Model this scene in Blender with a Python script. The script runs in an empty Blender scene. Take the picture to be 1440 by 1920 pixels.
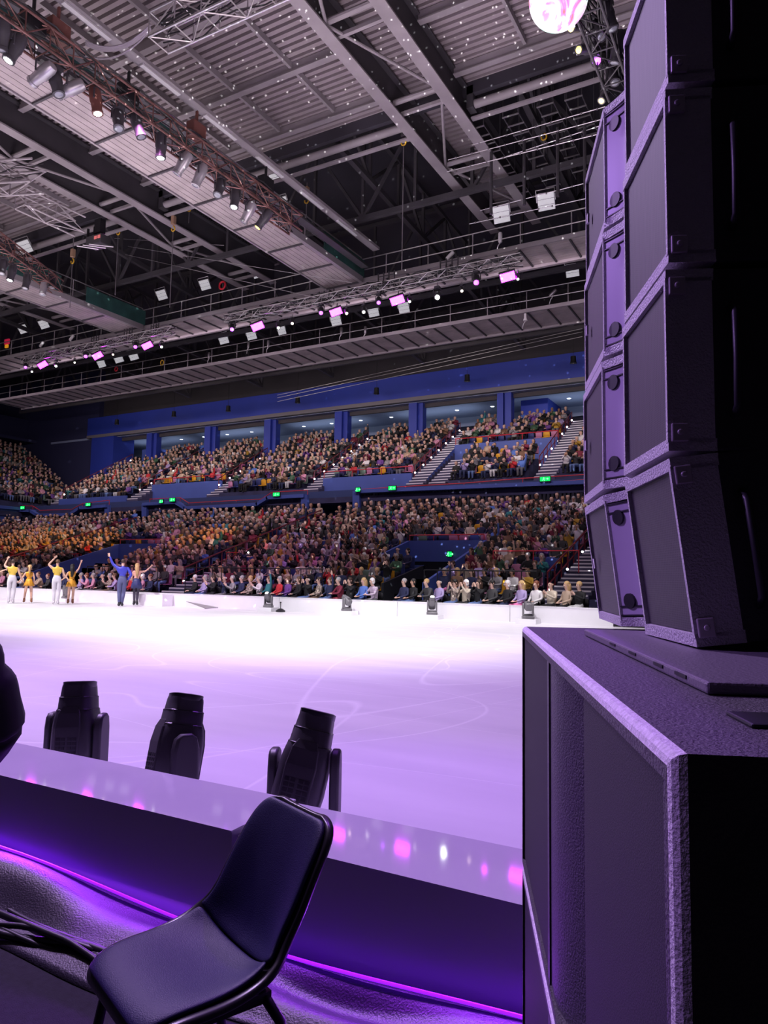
import bpy, bmesh, math, random
import numpy as np
from mathutils import Vector, Matrix

random.seed(11)
RNG = np.random.default_rng(5)
SC = bpy.context.scene
COL = SC.collection
PI = math.pi

# ------------------------------------------------------------------ camera
FPX = 1365.0
CAM = Vector((0, 0, 1.35))
ROT = (Matrix.Rotation(math.radians(29.4), 3, 'Z') @ Matrix.Rotation(PI / 2 + math.radians(5.1), 3, 'X')
       @ Matrix.Rotation(math.radians(0.96), 3, 'Z'))
cam_data = bpy.data.cameras.new('camera')
cam_data.sensor_fit = 'VERTICAL'
cam_data.sensor_height = 36
cam_data.lens = 36 * FPX / 1920
cam_data.clip_start = 0.05
cam_data.clip_end = 300
cam = bpy.data.objects.new('camera', cam_data)
COL.objects.link(cam)
cam.matrix_world = Matrix.Translation(CAM) @ ROT.to_4x4()
SC.camera = cam


def ray(x, y):
    return ROT @ Vector(((x - 720) / FPX, -(y - 960) / FPX, -1))


def PZ(x, y, z):
    d = ray(x, y)
    return CAM + d * ((z - CAM.z) / d.z)


def PY(x, y, Y):
    d = ray(x, y)
    return CAM + d * (Y / d.y)


def PX(x, y, X):
    d = ray(x, y)
    return CAM + d * (X / d.x)


def PR(p):
    q = ROT.transposed() @ (Vector(p) - CAM)
    if q.z > -0.05:
        return (-9999, -9999)
    return (720 - q.x / q.z * FPX, 960 + q.y / q.z * FPX)


# --------------------------------------------------------------- materials
MATS = {}


def mat(name, col, rough=0.6, metal=0.0, emit=None, estr=0.0, var=0.0, vscale=8.0, bump=0.0, bscale=60.0, spec=0.5):
    if name in MATS:
        return MATS[name]
    m = bpy.data.materials.new(name)
    m.use_nodes = True
    nt = m.node_tree
    b = nt.nodes['Principled BSDF']
    b.inputs['Base Color'].default_value = (*col, 1)
    b.inputs['Roughness'].default_value = rough
    b.inputs['Metallic'].default_value = metal
    b.inputs['Specular IOR Level'].default_value = spec
    if emit:
        b.inputs['Emission Color'].default_value = (*emit, 1)
        b.inputs['Emission Strength'].default_value = estr
    if var or bump:
        tc = nt.nodes.new('ShaderNodeTexCoord')
    if var:
        n = nt.nodes.new('ShaderNodeTexNoise')
        n.inputs['Scale'].default_value = vscale
        n.inputs['Detail'].default_value = 4
        nt.links.new(tc.outputs['Object'], n.inputs['Vector'])
        r = nt.nodes.new('ShaderNodeValToRGB')
        r.color_ramp.elements[0].position = 0.3
        r.color_ramp.elements[1].position = 0.7
        r.color_ramp.elements[0].color = (*[c * (1 - var) for c in col], 1)
        r.color_ramp.elements[1].color = (*[min(1, c * (1 + var)) for c in col], 1)
        nt.links.new(n.outputs['Fac'], r.inputs['Fac'])
        nt.links.new(r.outputs['Color'], b.inputs['Base Color'])
    if bump:
        n2 = nt.nodes.new('ShaderNodeTexNoise')
        n2.inputs['Scale'].default_value = bscale
        n2.inputs['Detail'].default_value = 3
        nt.links.new(tc.outputs['Object'], n2.inputs['Vector'])
        bp = nt.nodes.new('ShaderNodeBump')
        bp.inputs['Strength'].default_value = bump
        bp.inputs['Distance'].default_value = 0.01
        nt.links.new(n2.outputs['Fac'], bp.inputs['Height'])
        nt.links.new(bp.outputs['Normal'], b.inputs['Normal'])
    MATS[name] = m
    return m


def attr_mat(name, rough=0.8):
    m = bpy.data.materials.new(name)
    m.use_nodes = True
    nt = m.node_tree
    b = nt.nodes['Principled BSDF']
    b.inputs['Roughness'].default_value = rough
    a = nt.nodes.new('ShaderNodeAttribute')
    a.attribute_name = 'col'
    nt.links.new(a.outputs['Color'], b.inputs['Base Color'])
    MATS[name] = m
    return m


def world_of(o):
    return o.matrix_basis if o.parent is None else world_of(o.parent) @ o.matrix_basis


# ------------------------------------------------------------ mesh builder
class MB:
    def __init__(s):
        s.v, s.f, s.m = [], [], []

    def add(s, vs, fs, mi=0):
        o = len(s.v)
        s.v += [tuple(p) for p in vs]
        s.f += [tuple(i + o for i in f) for f in fs]
        s.m += [mi] * len(fs)

    def box(s, x0, x1, y0, y1, z0, z1, mi=0, M=None):
        vs = [Vector((x, y, z)) for z in (z0, z1) for y in (y0, y1) for x in (x0, x1)]
        if M is not None:
            vs = [M @ p for p in vs]
        s.add(vs, [(0, 2, 3, 1), (4, 5, 7, 6), (0, 1, 5, 4), (2, 6, 7, 3), (0, 4, 6, 2), (1, 3, 7, 5)], mi)

    def beam(s, p, q, w, h, mi=0, up=(0, 0, 1)):
        p, q = Vector(p), Vector(q)
        d = q - p
        L = d.length
        if L < 1e-6:
            return
        d /= L
        u = Vector(up)
        if abs(d.dot(u)) > 0.98:
            u = Vector((0, 1, 0))
        r = d.cross(u).normalized()
        u = r.cross(d)
        M = Matrix((r, d, u)).transposed().to_4x4()
        M.translation = p
        s.box(-w / 2, w / 2, 0, L, -h / 2, h / 2, mi, M)

    def tube(s, p, q, r, n=8, r2=None, mi=0):
        s.path([p, q], r, n, mi, r_end=r2)

    def path(s, pts, r, n=6, mi=0, r_end=None, radii=None):
        pts = [Vector(p) for p in pts]
        k = len(pts)
        o = len(s.v)
        prev = None
        for i, p in enumerate(pts):
            d = (pts[min(i + 1, k - 1)] - pts[max(i - 1, 0)])
            if d.length < 1e-9:
                d = Vector((0, 0, 1))
            d.normalize()
            if prev is None:
                a = Vector((0, 0, 1)) if abs(d.z) < 0.9 else Vector((1, 0, 0))
                x = d.cross(a).normalized()
            else:
                x = (prev - d * prev.dot(d)).normalized()
            prev = x
            y = d.cross(x)
            rr = radii[i] if radii else (r if r_end is None else r + (r_end - r) * i / (k - 1))
            for j in range(n):
                t = 2 * PI * j / n
                s.v.append(tuple(p + (x * math.cos(t) + y * math.sin(t)) * rr))
        for i in range(k - 1):
            for j in range(n):
                a, b = o + i * n + j, o + i * n + (j + 1) % n
                s.f.append((a, b, b + n, a + n))
                s.m.append(mi)
        s.f.append(tuple(o + j for j in reversed(range(n))))
        s.f.append(tuple(o + (k - 1) * n + j for j in range(n)))
        s.m += [mi, mi]

    def rings(s, rings, mi=0, cap=True, closed=True):
        o = len(s.v)
        n = len(rings[0])
        for r in rings:
            s.v += [tuple(p) for p in r]
        for i in range(len(rings) - 1):
            for j in range(n if closed else n - 1):
                a, b = o + i * n + j, o + i * n + (j + 1) % n
                s.f.append((a, b, b + n, a + n))
                s.m.append(mi)
        if cap and closed:
            s.f.append(tuple(o + j for j in reversed(range(n))))
            s.f.append(tuple(o + (len(rings) - 1) * n + j for j in range(n)))
            s.m += [mi, mi]

    def lathe(s, prof, n=16, M=None, mi=0, ex=2.0, sx=1.0, sy=1.0):
        """prof: (radius, z); ex > 2 squares the section."""
        R = []
        for r, z in prof:
            ring = []
            for j in range(n):
                t = 2 * PI * (j + 0.5) / n
                c, si = math.cos(t), math.sin(t)
                k = (abs(c) ** ex + abs(si) ** ex) ** (-1 / ex)
                p = Vector((r * sx * c * k, r * sy * si * k, z))
                ring.append(M @ p if M is not None else p)
            R.append(ring)
        s.rings(R, mi)

    def ball(s, c, r, n=10, k=6, mi=0, M=None):
        rx, ry, rz = (r, r, r) if not hasattr(r, '__len__') else r
        c = Vector(c)
        R = []
        for i in range(k + 1):
            a = -PI / 2 + PI * min(max(i / k, 0.02), 0.98)
            ring = []
            for j in range(n):
                t = 2 * PI * j / n
                p = c + Vector((rx * math.cos(a) * math.cos(t), ry * math.cos(a) * math.sin(t), rz * math.sin(a)))
                ring.append(M @ p if M is not None else p)
            R.append(ring)
        s.rings(R, mi)

    def build(s, name, mats, parent=None, world=True, smooth=False, bevel=0.0, seg=2):
        if not isinstance(mats, (list, tuple)):
            mats = [mats]
        me = bpy.data.meshes.new(name)
        v = s.v
        if parent is not None and world:
            inv = world_of(parent).inverted()
            v = [inv @ Vector(p) for p in v]
        me.from_pydata([tuple(p) for p in v], [], s.f)
        for m in mats:
            me.materials.append(m)
        me.polygons.foreach_set('material_index', s.m)
        if smooth:
            me.polygons.foreach_set('use_smooth', [True] * len(s.f))
        me.update()
        o = bpy.data.objects.new(name, me)
        COL.objects.link(o)
        if parent is not None:
            o.parent = parent
        if bevel:
            b = o.modifiers.new('edge', 'BEVEL')
            b.width = bevel
            b.segments = seg
            b.limit_method = 'ANGLE'
            b.angle_limit = math.radians(40)
        if smooth == 'auto':
            me.set_sharp_from_angle(angle=math.radians(40))
        return o


LABELS = {}


def tag(o, label, cat, group=None, kind=None):
    o['label'] = label
    o['category'] = cat
    if group:
        o['group'] = group
    if kind:
        o['kind'] = kind
    LABELS.setdefault(label, []).append(o.name)
    return o


def thing(name, label, cat, loc=(0, 0, 0), rz=0.0, group=None, M=None):
    o = bpy.data.objects.new(name, None)
    o.empty_display_size = 0.1
    COL.objects.link(o)
    o.matrix_basis = M if M is not None else (Matrix.Translation(Vector(loc)) @ Matrix.Rotation(rz, 4, 'Z'))
    return tag(o, label, cat, group)


def struct(o):
    o['kind'] = 'structure'
    return o


def part(name, mesh, parent, mats, M=None, by_object=False):
    o = bpy.data.objects.new(name, mesh)
    COL.objects.link(o)
    o.parent = parent
    if M is not None:
        o.matrix_basis = M
    return o


ORD = ('first second third fourth fifth sixth seventh eighth ninth tenth eleventh twelfth thirteenth fourteenth '
       'fifteenth sixteenth seventeenth eighteenth nineteenth twentieth').split()


def ordn(i):
    if i < 20:
        return ORD[i]
    n = i + 1
    suf = 'th' if 10 < n % 100 < 14 else {1: 'st', 2: 'nd', 3: 'rd'}.get(n % 10, 'th')
    return f'{n}{suf}'


# ------------------------------------------------------------- palette
M_black = mat('black_plastic', (0.012, 0.012, 0.016), 0.45)
M_black2 = mat('black_coating', (0.03, 0.03, 0.036), 0.75, bump=0.35, bscale=220)
M_steel = mat('dull_steel', (0.35, 0.33, 0.35), 0.4, 0.7)
M_alu = mat('aluminium_tube', (0.6, 0.58, 0.6), 0.35, 0.8)
M_grey = mat('painted_grey_steel', (0.34, 0.31, 0.33), 0.6, var=0.15, vscale=0.8)
M_dgrey = mat('dark_painted_steel', (0.07, 0.065, 0.075), 0.65, var=0.2, vscale=0.6)
M_white = mat('white_enamel', (0.85, 0.84, 0.86), 0.35)
M_boardw = mat('white_board_plastic', (0.86, 0.85, 0.9), 0.05, var=0.02, vscale=2)
M_navy = mat('navy_concrete', (0.035, 0.035, 0.10), 0.8, var=0.2, vscale=1.5)
M_blue = mat('royal_blue_paint', (0.022, 0.045, 0.36), 0.55, var=0.08, vscale=0.5)
M_blue2 = mat('mid_blue_paint', (0.06, 0.10, 0.38), 0.55, var=0.08, vscale=0.7)
M_red = mat('red_rail_paint', (0.55, 0.03, 0.05), 0.4)
M_dred = mat('dark_red_rail_paint', (0.16, 0.015, 0.03), 0.5)
M_redlit = mat('redlit_truss_steel', (0.22, 0.11, 0.1), 0.4, 0.5, var=0.4, vscale=3)  # red show light on the trusses is put into this colour
M_wood = mat('catwalk_planks', (0.46, 0.40, 0.41), 0.75, var=0.18, vscale=1.3)
M_green = mat('dark_green_guard', (0.03, 0.10, 0.09), 0.7, var=0.3, vscale=1.5)
M_skin = [mat('skin_pale', (0.62, 0.40, 0.32), 0.55), mat('skin_tan', (0.5, 0.29, 0.2), 0.55), mat('skin_brown', (0.28, 0.15, 0.1), 0.55)]
# =============================================================== THE SETTING
ICE_Z = 0.05


def corr_sheet(x0, x1, y0, y1, z, period, amp):
    mb = MB()
    ys, zs = [], []
    y = y0
    while y < y1:
        for f, dz in ((0, 0), (0.56, 0), (0.58, amp), (0.98, amp)):
            ys.append(y + f * period)
            zs.append(z + dz)
        y += period
    a = [Vector((x0, yy, zz)) for yy, zz in zip(ys, zs)]
    b = [Vector((x1, yy, zz)) for yy, zz in zip(ys, zs)]
    n = len(a)
    for i in range(n - 1):
        mb.add([a[i], a[i + 1], b[i + 1], b[i]], [(0, 1, 2, 3)], 1 if i % 4 == 2 else 0)
    return mb


# arena floor (dark carpeted slab around the rink)
mb = MB()
mb.box(-75, 20, -8, 24, -0.2, 0.0)
struct(mb.build('floor', mat('dark_floor_carpet', (0.012, 0.012, 0.016), 0.9, var=0.4, vscale=40, bump=0.4, bscale=300)))

# ice sheet with skate marks
ice = bpy.data.materials.new('rink_ice')
ice.use_nodes = True
nt = ice.node_tree
b = nt.nodes['Principled BSDF']
tc = nt.nodes.new('ShaderNodeTexCoord')
acc = None
for sc_, st, th in ((0.16, (1, 0.5, 1), 0.0016), (0.3, (0.4, 1.1, 1), 0.0022), (0.22, (1.0, 0.25, 1), 0.0016), (0.5, (0.2, 1.0, 1), 0.003), (0.4, (0.9, 0.3, 1), 0.003), (0.27, (0.6, 0.7, 1), 0.002)):
    mp = nt.nodes.new('ShaderNodeMapping')
    mp.inputs['Scale'].default_value = st
    mp.inputs['Rotation'].default_value = (0, 0, sc_ * 2.1)
    mp.inputs['Location'].default_value = (sc_ * 7, sc_ * 3, 0)
    nt.links.new(tc.outputs['Object'], mp.inputs['Vector'])
    n = nt.nodes.new('ShaderNodeTexNoise')
    n.inputs['Scale'].default_value = sc_
    n.inputs['Detail'].default_value = 0.0
    nt.links.new(mp.outputs['Vector'], n.inputs['Vector'])
    s1 = nt.nodes.new('ShaderNodeMath'); s1.operation = 'SUBTRACT'; s1.inputs[1].default_value = 0.5
    s2 = nt.nodes.new('ShaderNodeMath'); s2.operation = 'ABSOLUTE'
    s3 = nt.nodes.new('ShaderNodeMapRange'); s3.inputs[1].default_value = 0.0; s3.inputs[2].default_value = th
    s3.inputs[3].default_value = 1.0; s3.inputs[4].default_value = 0.0
    nt.links.new(n.outputs['Fac'], s1.inputs[0]); nt.links.new(s1.outputs[0], s2.inputs[0]); nt.links.new(s2.outputs[0], s3.inputs[0])
    if acc is None:
        acc = s3.outputs[0]
    else:
        mx = nt.nodes.new('ShaderNodeMath'); mx.operation = 'MAXIMUM'
        nt.links.new(acc, mx.inputs[0]); nt.links.new(s3.outputs[0], mx.inputs[1])
        acc = mx.outputs[0]
nz = nt.nodes.new('ShaderNodeTexNoise'); nz.inputs['Scale'].default_value = 1.2; nz.inputs['Detail'].default_value = 5
mp = nt.nodes.new('ShaderNodeMapping'); mp.inputs['Scale'].default_value = (0.35, 1.6, 1); mp.inputs['Rotation'].default_value = (0, 0, 0.45)
nt.links.new(tc.outputs['Object'], mp.inputs['Vector']); nt.links.new(mp.outputs['Vector'], nz.inputs['Vector'])
r0 = nt.nodes.new('ShaderNodeValToRGB')
r0.color_ramp.elements[0].position = 0.3; r0.color_ramp.elements[1].position = 0.75
r0.color_ramp.elements[0].color = (0.66, 0.64, 0.70, 1); r0.color_ramp.elements[1].color = (0.76, 0.74, 0.79, 1)
nt.links.new(nz.outputs['Fac'], r0.inputs['Fac'])
mixc = nt.nodes.new('ShaderNodeMix'); mixc.data_type = 'RGBA'
mixc.inputs['B'].default_value = (0.93, 0.92, 0.95, 1)
nt.links.new(r0.outputs['Color'], mixc.inputs['A'])
hm = nt.nodes.new('ShaderNodeMath'); hm.operation = 'MULTIPLY'; hm.inputs[1].default_value = 0.55
nt.links.new(acc, hm.inputs[0]); nt.links.new(hm.outputs[0], mixc.inputs['Factor'])
nt.links.new(mixc.outputs['Result'], b.inputs['Base Color'])
b.inputs['Roughness'].default_value = 0.35
b.inputs['Specular IOR Level'].default_value = 0.35
bp = nt.nodes.new('ShaderNodeBump'); bp.inputs['Strength'].default_value = 0.15; bp.inputs['Distance'].default_value = 0.01
nt.links.new(acc, bp.inputs['Height']); nt.links.new(bp.outputs['Normal'], b.inputs['Normal'])
mb = MB()
mb.box(-46, 4, 2.36, 21.5, 0.0, ICE_Z)
struct(mb.build('floor_ice', ice))

# roof deck over the rink, darker flat roof behind it
mb = corr_sheet(-75, 16, -6, 22.4, 18.75, 0.27, 0.14)
M_groove_shade = mat('shaded_deck_groove', (0.035, 0.03, 0.034), 0.8)  # grooves coloured dark for the shade that the lighting leaves out
struct(mb.build('ceiling', [mat('ribbed_roof_deck', (0.36, 0.31, 0.33), 0.55, var=0.12, vscale=0.4), M_groove_shade]))
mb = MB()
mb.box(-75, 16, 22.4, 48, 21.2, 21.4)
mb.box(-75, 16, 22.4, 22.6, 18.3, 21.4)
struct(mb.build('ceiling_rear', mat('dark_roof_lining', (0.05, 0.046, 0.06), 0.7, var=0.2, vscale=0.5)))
# pale cladding strip seen between roof girders above the fascia
mb = MB()
mb.box(-75, 16, 48.0, 48.2, 14, 21.3)
struct(mb.build('wall_rear_upper', mat('grey_cladding', (0.05, 0.045, 0.055), 0.7, var=0.1, vscale=0.5)))

# blue fascia
mb = MB()
mb.box(-60, -6, 47.0, 47.35, 14.62, 16.33)
struct(mb.build('wall_fascia', M_blue))
mb = MB()
mb.box(-60, -6, 46.95, 47.5, 14.33, 14.62)
struct(mb.build('trim_1', mat('grey_fascia_edge', (0.16, 0.15, 0.17), 0.6)))
# soffit and rear wall behind the top rows
mb = MB()
mb.box(-66, -6, 47.4, 56, 14.3, 14.5)
struct(mb.build('ceiling_soffit', mat('pale_blue_soffit', (0.30, 0.36, 0.55), 0.7)))
mb = MB()
mb.box(-66, -6, 54.0, 54.2, 10, 14.4)
struct(mb.build('wall_rear', mat('dark_rear_wall', (0.02, 0.02, 0.045), 0.8)))
mb = MB()
mb.box(-66, -6, 53.6, 54.0, 13.55, 14.4)
struct(mb.build('trim_2', mat('pale_blue_soffit_edge', (0.32, 0.38, 0.52), 0.7)))
# blue pillars
k = 0
for i, px in enumerate((780, 640, 507, 395, 286)):
    c = PY(px, 800, 47.6)
    mb = MB()
    mb.box(c.x - 0.55, c.x + 0.12, 47.45, 48.3, 9, 14.4)
    mb.box(c.x + 0.12, c.x + 0.5, 47.7, 48.3, 9, 14.4)
    struct(mb.build('wall_pillar', M_blue))
c = PY(946, 780, 47.6)
mb = MB()
mb.box(c.x - 0.5, c.x - 0.06, 47.45, 48.2, 9, 14.4)
mb.box(c.x + 0.06, c.x + 0.5, 47.55, 48.2, 9, 14.4)
mb.box(c.x - 0.1, c.x + 0.1, 47.75, 48.2, 9, 14.4)
struct(mb.build('wall_pillar', M_blue))
mb = MB()
mb.box(-59.3, -56.2, 47.0, 49.5, 8, 14.5)
struct(mb.build('wall_corner', M_blue))
mb = MB()
mb.box(-54.5, -52.5, 49, 50.5, 9, 13.2)
struct(mb.build('wall_booth_left', M_blue2))
mb = MB()
mb.box(-17.0, -15.0, 50.2, 53.6, 10, 14.3)
struct(mb.build('wall_booth', M_blue))
# wall round the left end of the hall
mb = MB()
mb.box(-78, -77.6, -6, 48, 8, 22)
mb.box(-78, -59, 47.5, 48, 8, 22)
mb.box(-77.6, -68.5, -6, 47.5, 14.6, 14.9)
struct(mb.build('wall_left', mat('dim_blue_wall', (0.03, 0.032, 0.10), 0.8)))
mb = MB()
mb.box(-70.5, -70.0, -6, 47.5, 14.6, 17.2)
struct(mb.build('trim_3', mat('dim_blue_fascia', (0.025, 0.027, 0.085), 0.8)))

# ------------------------------------------------------------- terraces
UP0, UPZ, UPD, UPR = 40.9, 7.3, 0.82, 0.47     # upper stand: first row, its height, tread, rise
LO0, LOZ, LOD, LOR = 24.2, 0.42, 0.87, 0.287   # lower stand
NUP, NLO = 11, 15
A_UP = [-12.3, -20.6, -28.5, -37.3, -45.8, -55.2]      # aisle centres of the upper stand
A_LO = [-6.7, -24.0, -39.6, -53.0]
AW = 0.62


def up_y(k): return UP0 + UPD * k
def up_z(k): return UPZ + UPR * k
def lo_y(k): return LO0 + LOD * k
def lo_z(k): return LOZ + LOR * k


VOM = [(-15.4, -11.75, 7), (-34.6, -30.2, 7)]   # plus the narrower foot of the right one
VFOOT = {0: (-13.35, 4)}


def vom_at(k):
    return [((VFOOT[i][0] if i in VFOOT and k < VFOOT[i][1] else a), c) for i, (a, c, n) in enumerate(VOM) if k < n]


_V = VOM   # openings in the lower stand: x0, x1, rows cut

mb = MB()
for k in range(NLO):
    segs = [(-64, -4)]
    for (a, c) in vom_at(k):
        if True:
            new = []
            for (s, e) in segs:
                if a > s and c < e:
                    new += [(s, a), (c, e)]
                else:
                    new.append((s, e))
            segs = new
    for (s, e) in segs:
        mb.box(s, e, lo_y(k) - 0.45, lo_y(k) + LOD - 0.45, -0.1, lo_z(k))
mb.box(-64, -4, lo_y(NLO) - 0.45, 38.9, 3, lo_z(NLO - 1))
struct(mb.build('floor_lower_terrace', M_navy))

SECT = [(-11.7, -8.0, 0), (-20.0, -12.9, 6), (-27.9, -21.2, 1), (-36.7, -29.1, 0), (-45.2, -37.9, 2), (-54.6, -46.4, 0)]
ISLAND = (-18.3, -13.5, 0, 4)
mb = MB()
for (x0, x1, k0) in SECT:
    for k in range(k0, NUP):
        mb.box(x0, x1, up_y(k) - 0.45, up_y(k) + UPD - 0.45, up_z(k) - 1.6, up_z(k))
for k in range(ISLAND[2], ISLAND[3]):
    mb.box(ISLAND[0], ISLAND[1], up_y(k) - 0.45, up_y(k) + UPD - 0.45, up_z(k) - 1.6, up_z(k))
mb.box(-66, -6, up_y(NUP) - 0.45, 54, up_z(NUP) - 1.5, up_z(NUP) - 0.25)
mb.box(-66, -6, 38.6, 41.0, 6.0, 6.35)
# raking slab under the tiers
mb.add([(-60, 40, 5.6), (-6, 40, 5.6), (-6, 50, 11.3), (-60, 50, 11.3)], [(0, 1, 2, 3)])
struct(mb.build('floor_upper_terrace', M_navy))

# left end stand (rows run across the hall end)
mb = MB()
for k in range(13):
    mb.box(-57.5 - 0.82 * (k + 1), -57.5 - 0.82 * k, -4, 46.5, up_z(k) - 1.6, up_z(k) - 0.1)
mb.box(-70, -56.9, -4, 47.4, 5.9, 6.3)
struct(mb.build('floor_end_terrace', M_navy))
mb = MB()
mb.box(-57.2, -57.0, -4, 38.5, 4.0, 6.55)
mb.box(-57.4, -56.8, -4, 38.5, 6.45, 6.7)
struct(mb.build('wall_end_balcony', M_blue2))

# aisle stairs with pale nosings
M_step = mat('stair_concrete', (0.06, 0.055, 0.12), 0.7)
M_nose = mat('pale_stair_nosing', (0.75, 0.72, 0.8), 0.5)
for i, xc in enumerate(A_UP):
    mb = MB()
    nn = NUP * 2
    for j in range(nn):
        y0 = UP0 - 0.5 + j * UPD / 2
        z = UPZ - 0.3 + (j + 1) * UPR / 2
        mb.box(xc - AW, xc + AW, y0, y0 + UPD / 2 + 0.01, z - 1.2, z)
        mb.box(xc - AW + 0.03, xc + AW - 0.03, y0 - 0.012, y0 + 0.07, z - 0.05, z + 0.012, 1)
    struct(mb.build('floor_stair', [M_step, M_nose]))
for i, xc in enumerate(A_LO):
    mb = MB()
    nn = NLO * 2
    for j in range(nn):
        y0 = LO0 - 0.5 + j * LOD / 2
        z = LOZ + (j + 1) * LOR / 2
        mb.box(xc - AW - 0.1, xc + AW + 0.1, y0, y0 + LOD / 2 + 0.01, max(0, z - 1.0), z)
        mb.box(xc - AW - 0.07, xc + AW + 0.07, y0 - 0.012, y0 + 0.07, z - 0.045, z + 0.012, 1)
    struct(mb.build('floor_stair', [M_step, M_nose]))
# the little stair left of the island block
mb = MB()
for j in range(9):
    y0 = UP0 - 0.4 + j * UPD / 2
    z = UPZ - 0.3 + (j + 1) * UPR / 2
    mb.box(-19.7, -18.5, y0, y0 + UPD / 2 + 0.01, z - 1.2, z)
    mb.box(-19.65, -18.55, y0 - 0.012, y0 + 0.06, z - 0.045, z + 0.012, 1)
struct(mb.build('floor_stair', [M_step, M_nose]))

# parapets of the upper stand
mb = MB()
yb = up_y(6) - 0.5
mb.box(-20.0, -12.9, yb - 0.15, yb + 0.05, 6.4, up_z(6) + 0.30)
mb.add([(-20.0, yb - 0.16, 10.2), (-20.0, 41.0, 7.6), (-20.0, 41.0, 6.4), (-20.0, yb - 0.16, 6.4)], [(0, 1, 2, 3)])
struct(mb.build('wall_parapet', M_blue2))
mb = MB()
mb.box(-28.0, -21.2, up_y(1) - 0.62, up_y(1) - 0.45, 6.9, up_z(1) + 0.25)
struct(mb.build('wall_parapet', M_blue2))
mb = MB()
mb.box(-45.3, -37.9, up_y(2) - 0.62, up_y(2) - 0.45, 6.9, up_z(2) + 0.25)
struct(mb.build('wall_parapet', M_blue2))
mb = MB()
mb.box(-54.6, -46.4, up_y(0) - 0.62, up_y(0) - 0.45, 6.3, up_z(0) + 0.2)
struct(mb.build('wall_parapet', M_blue2))

# balcony fronts: blue capping line over dark acoustic panels
M_slat = mat('dark_acoustic_slats', (0.018, 0.02, 0.04), 0.8)


def balcony(name, pix, zlow):
    P = [PY(x, y, 38.5) for x, y in pix]
    mb = MB()
    for a, c in zip(P, P[1:]):
        d = (c - a)
        mb.beam(a - d.normalized() * 0.05, c + d.normalized() * 0.05, 0.5, 0.22, 0, up=(0, 1, 0) if abs(d.z) > abs(d.x) else (0, 0, 1))
    Q = [p for p in P if p.z > zlow + 0.4]
    for a, c in zip(Q, Q[1:]):
        if abs(c.x - a.x) < 0.05:
            continue
        n = max(2, int(abs(c.x - a.x) / 0.22))
        for i in range(n):
            t0, t1 = i / n, (i + 0.62) / n
            p, q = a.lerp(c, t0), a.lerp(c, t1)
            mb.add([(p.x, 38.62, zlow), (q.x, 38.62, zlow), (q.x, 38.62, q.z), (p.x, 38.62, p.z),
                    (p.x, 38.7, zlow), (q.x, 38.7, zlow), (q.x, 38.7, q.z), (p.x, 38.7, p.z)],
                   [(0, 1, 2, 3), (1, 5, 6, 2), (4, 0, 3, 7), (5, 4, 7, 6)], 1)
        mb.add([(a.x, 38.75, zlow), (c.x, 38.75, zlow), (c.x, 38.75, c.z), (a.x, 38.75, a.z)], [(0, 1, 2, 3)], 1)
    return struct(mb.build(name, [M_blue2, M_slat]))


balcony('wall_balcony', [(669, 952), (669, 922), (1110, 904)], 4.3)
balcony('wall_balcony', [(272, 968), (272, 946), (332, 942), (349, 953), (485, 946), (504, 934), (572, 930), (572, 975)], 4.3)
balcony('wall_balcony', [(-20, 956), (60, 958), (73, 966), (135, 965), (152, 953), (202, 949), (202, 978)], 4.3)
mb = MB()
mb.box(-64, -4, 40.2, 40.4, 3.8, 7.0)
struct(mb.build('wall_concourse', mat('dim_concourse_wall', (0.03, 0.05, 0.16), 0.8)))

# lower openings (blue surround, dark inside)
for i, (x0, x1, n) in enumerate(VOM):
    yb = lo_y(n) - 0.5
    zt = lo_z(n) + 0.6
    mb = MB()
    mb.box(x0, x1, yb - 0.1, yb + 0.05, lo_z(n) - 0.35, zt)
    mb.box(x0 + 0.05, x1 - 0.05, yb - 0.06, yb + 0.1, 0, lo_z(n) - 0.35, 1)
    for sx, xx in ((0, x0), (1, x1)):
        w = 0.12
        a = xx - w if sx == 0 else xx
        kf = VFOOT[i][1] if (sx == 0 and i in VFOOT) else 0
        ya = lo_y(kf) - 0.45
        za = lo_z(kf) + 0.75
        vs = [(a, ya, 0), (a + w, ya, 0), (a + w, yb, 0), (a, yb, 0), (a, ya, za), (a + w, ya, za), (a + w, yb, zt), (a, yb, zt)]
        mb.add(vs, [(0, 3, 2, 1), (4, 5, 6, 7), (0, 1, 5, 4), (1, 2, 6, 5), (2, 3, 7, 6), (3, 0, 4, 7)], 0)
    if i in VFOOT:
        kf = VFOOT[i][1]
        mb.box(x0, VFOOT[i][0], lo_y(kf) - 0.6, lo_y(kf) - 0.47, 0, lo_z(kf) + 0.3)
        xx = VFOOT[i][0]; ya = lo_y(0) - 0.45; yb2 = lo_y(kf) - 0.47; za = lo_z(0) + 0.7; zt2 = lo_z(kf) + 0.3
        vs = [(xx - 0.1, ya, 0), (xx, ya, 0), (xx, yb2, 0), (xx - 0.1, yb2, 0), (xx - 0.1, ya, za), (xx, ya, za), (xx, yb2, zt2), (xx - 0.1, yb2, zt2)]
        mb.add(vs, [(0, 3, 2, 1), (4, 5, 6, 7), (0, 1, 5, 4), (1, 2, 6, 5), (2, 3, 7, 6), (3, 0, 4, 7)], 1)
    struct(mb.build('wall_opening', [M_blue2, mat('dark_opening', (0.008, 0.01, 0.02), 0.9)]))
# =============================================================== NEAR BARRIER
M_boardn = mat('near_board_plastic', (0.6, 0.57, 0.66), 0.05, var=0.03, vscale=3)
M_joint = mat('board_joint', (0.35, 0.33, 0.4), 0.4)


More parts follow.
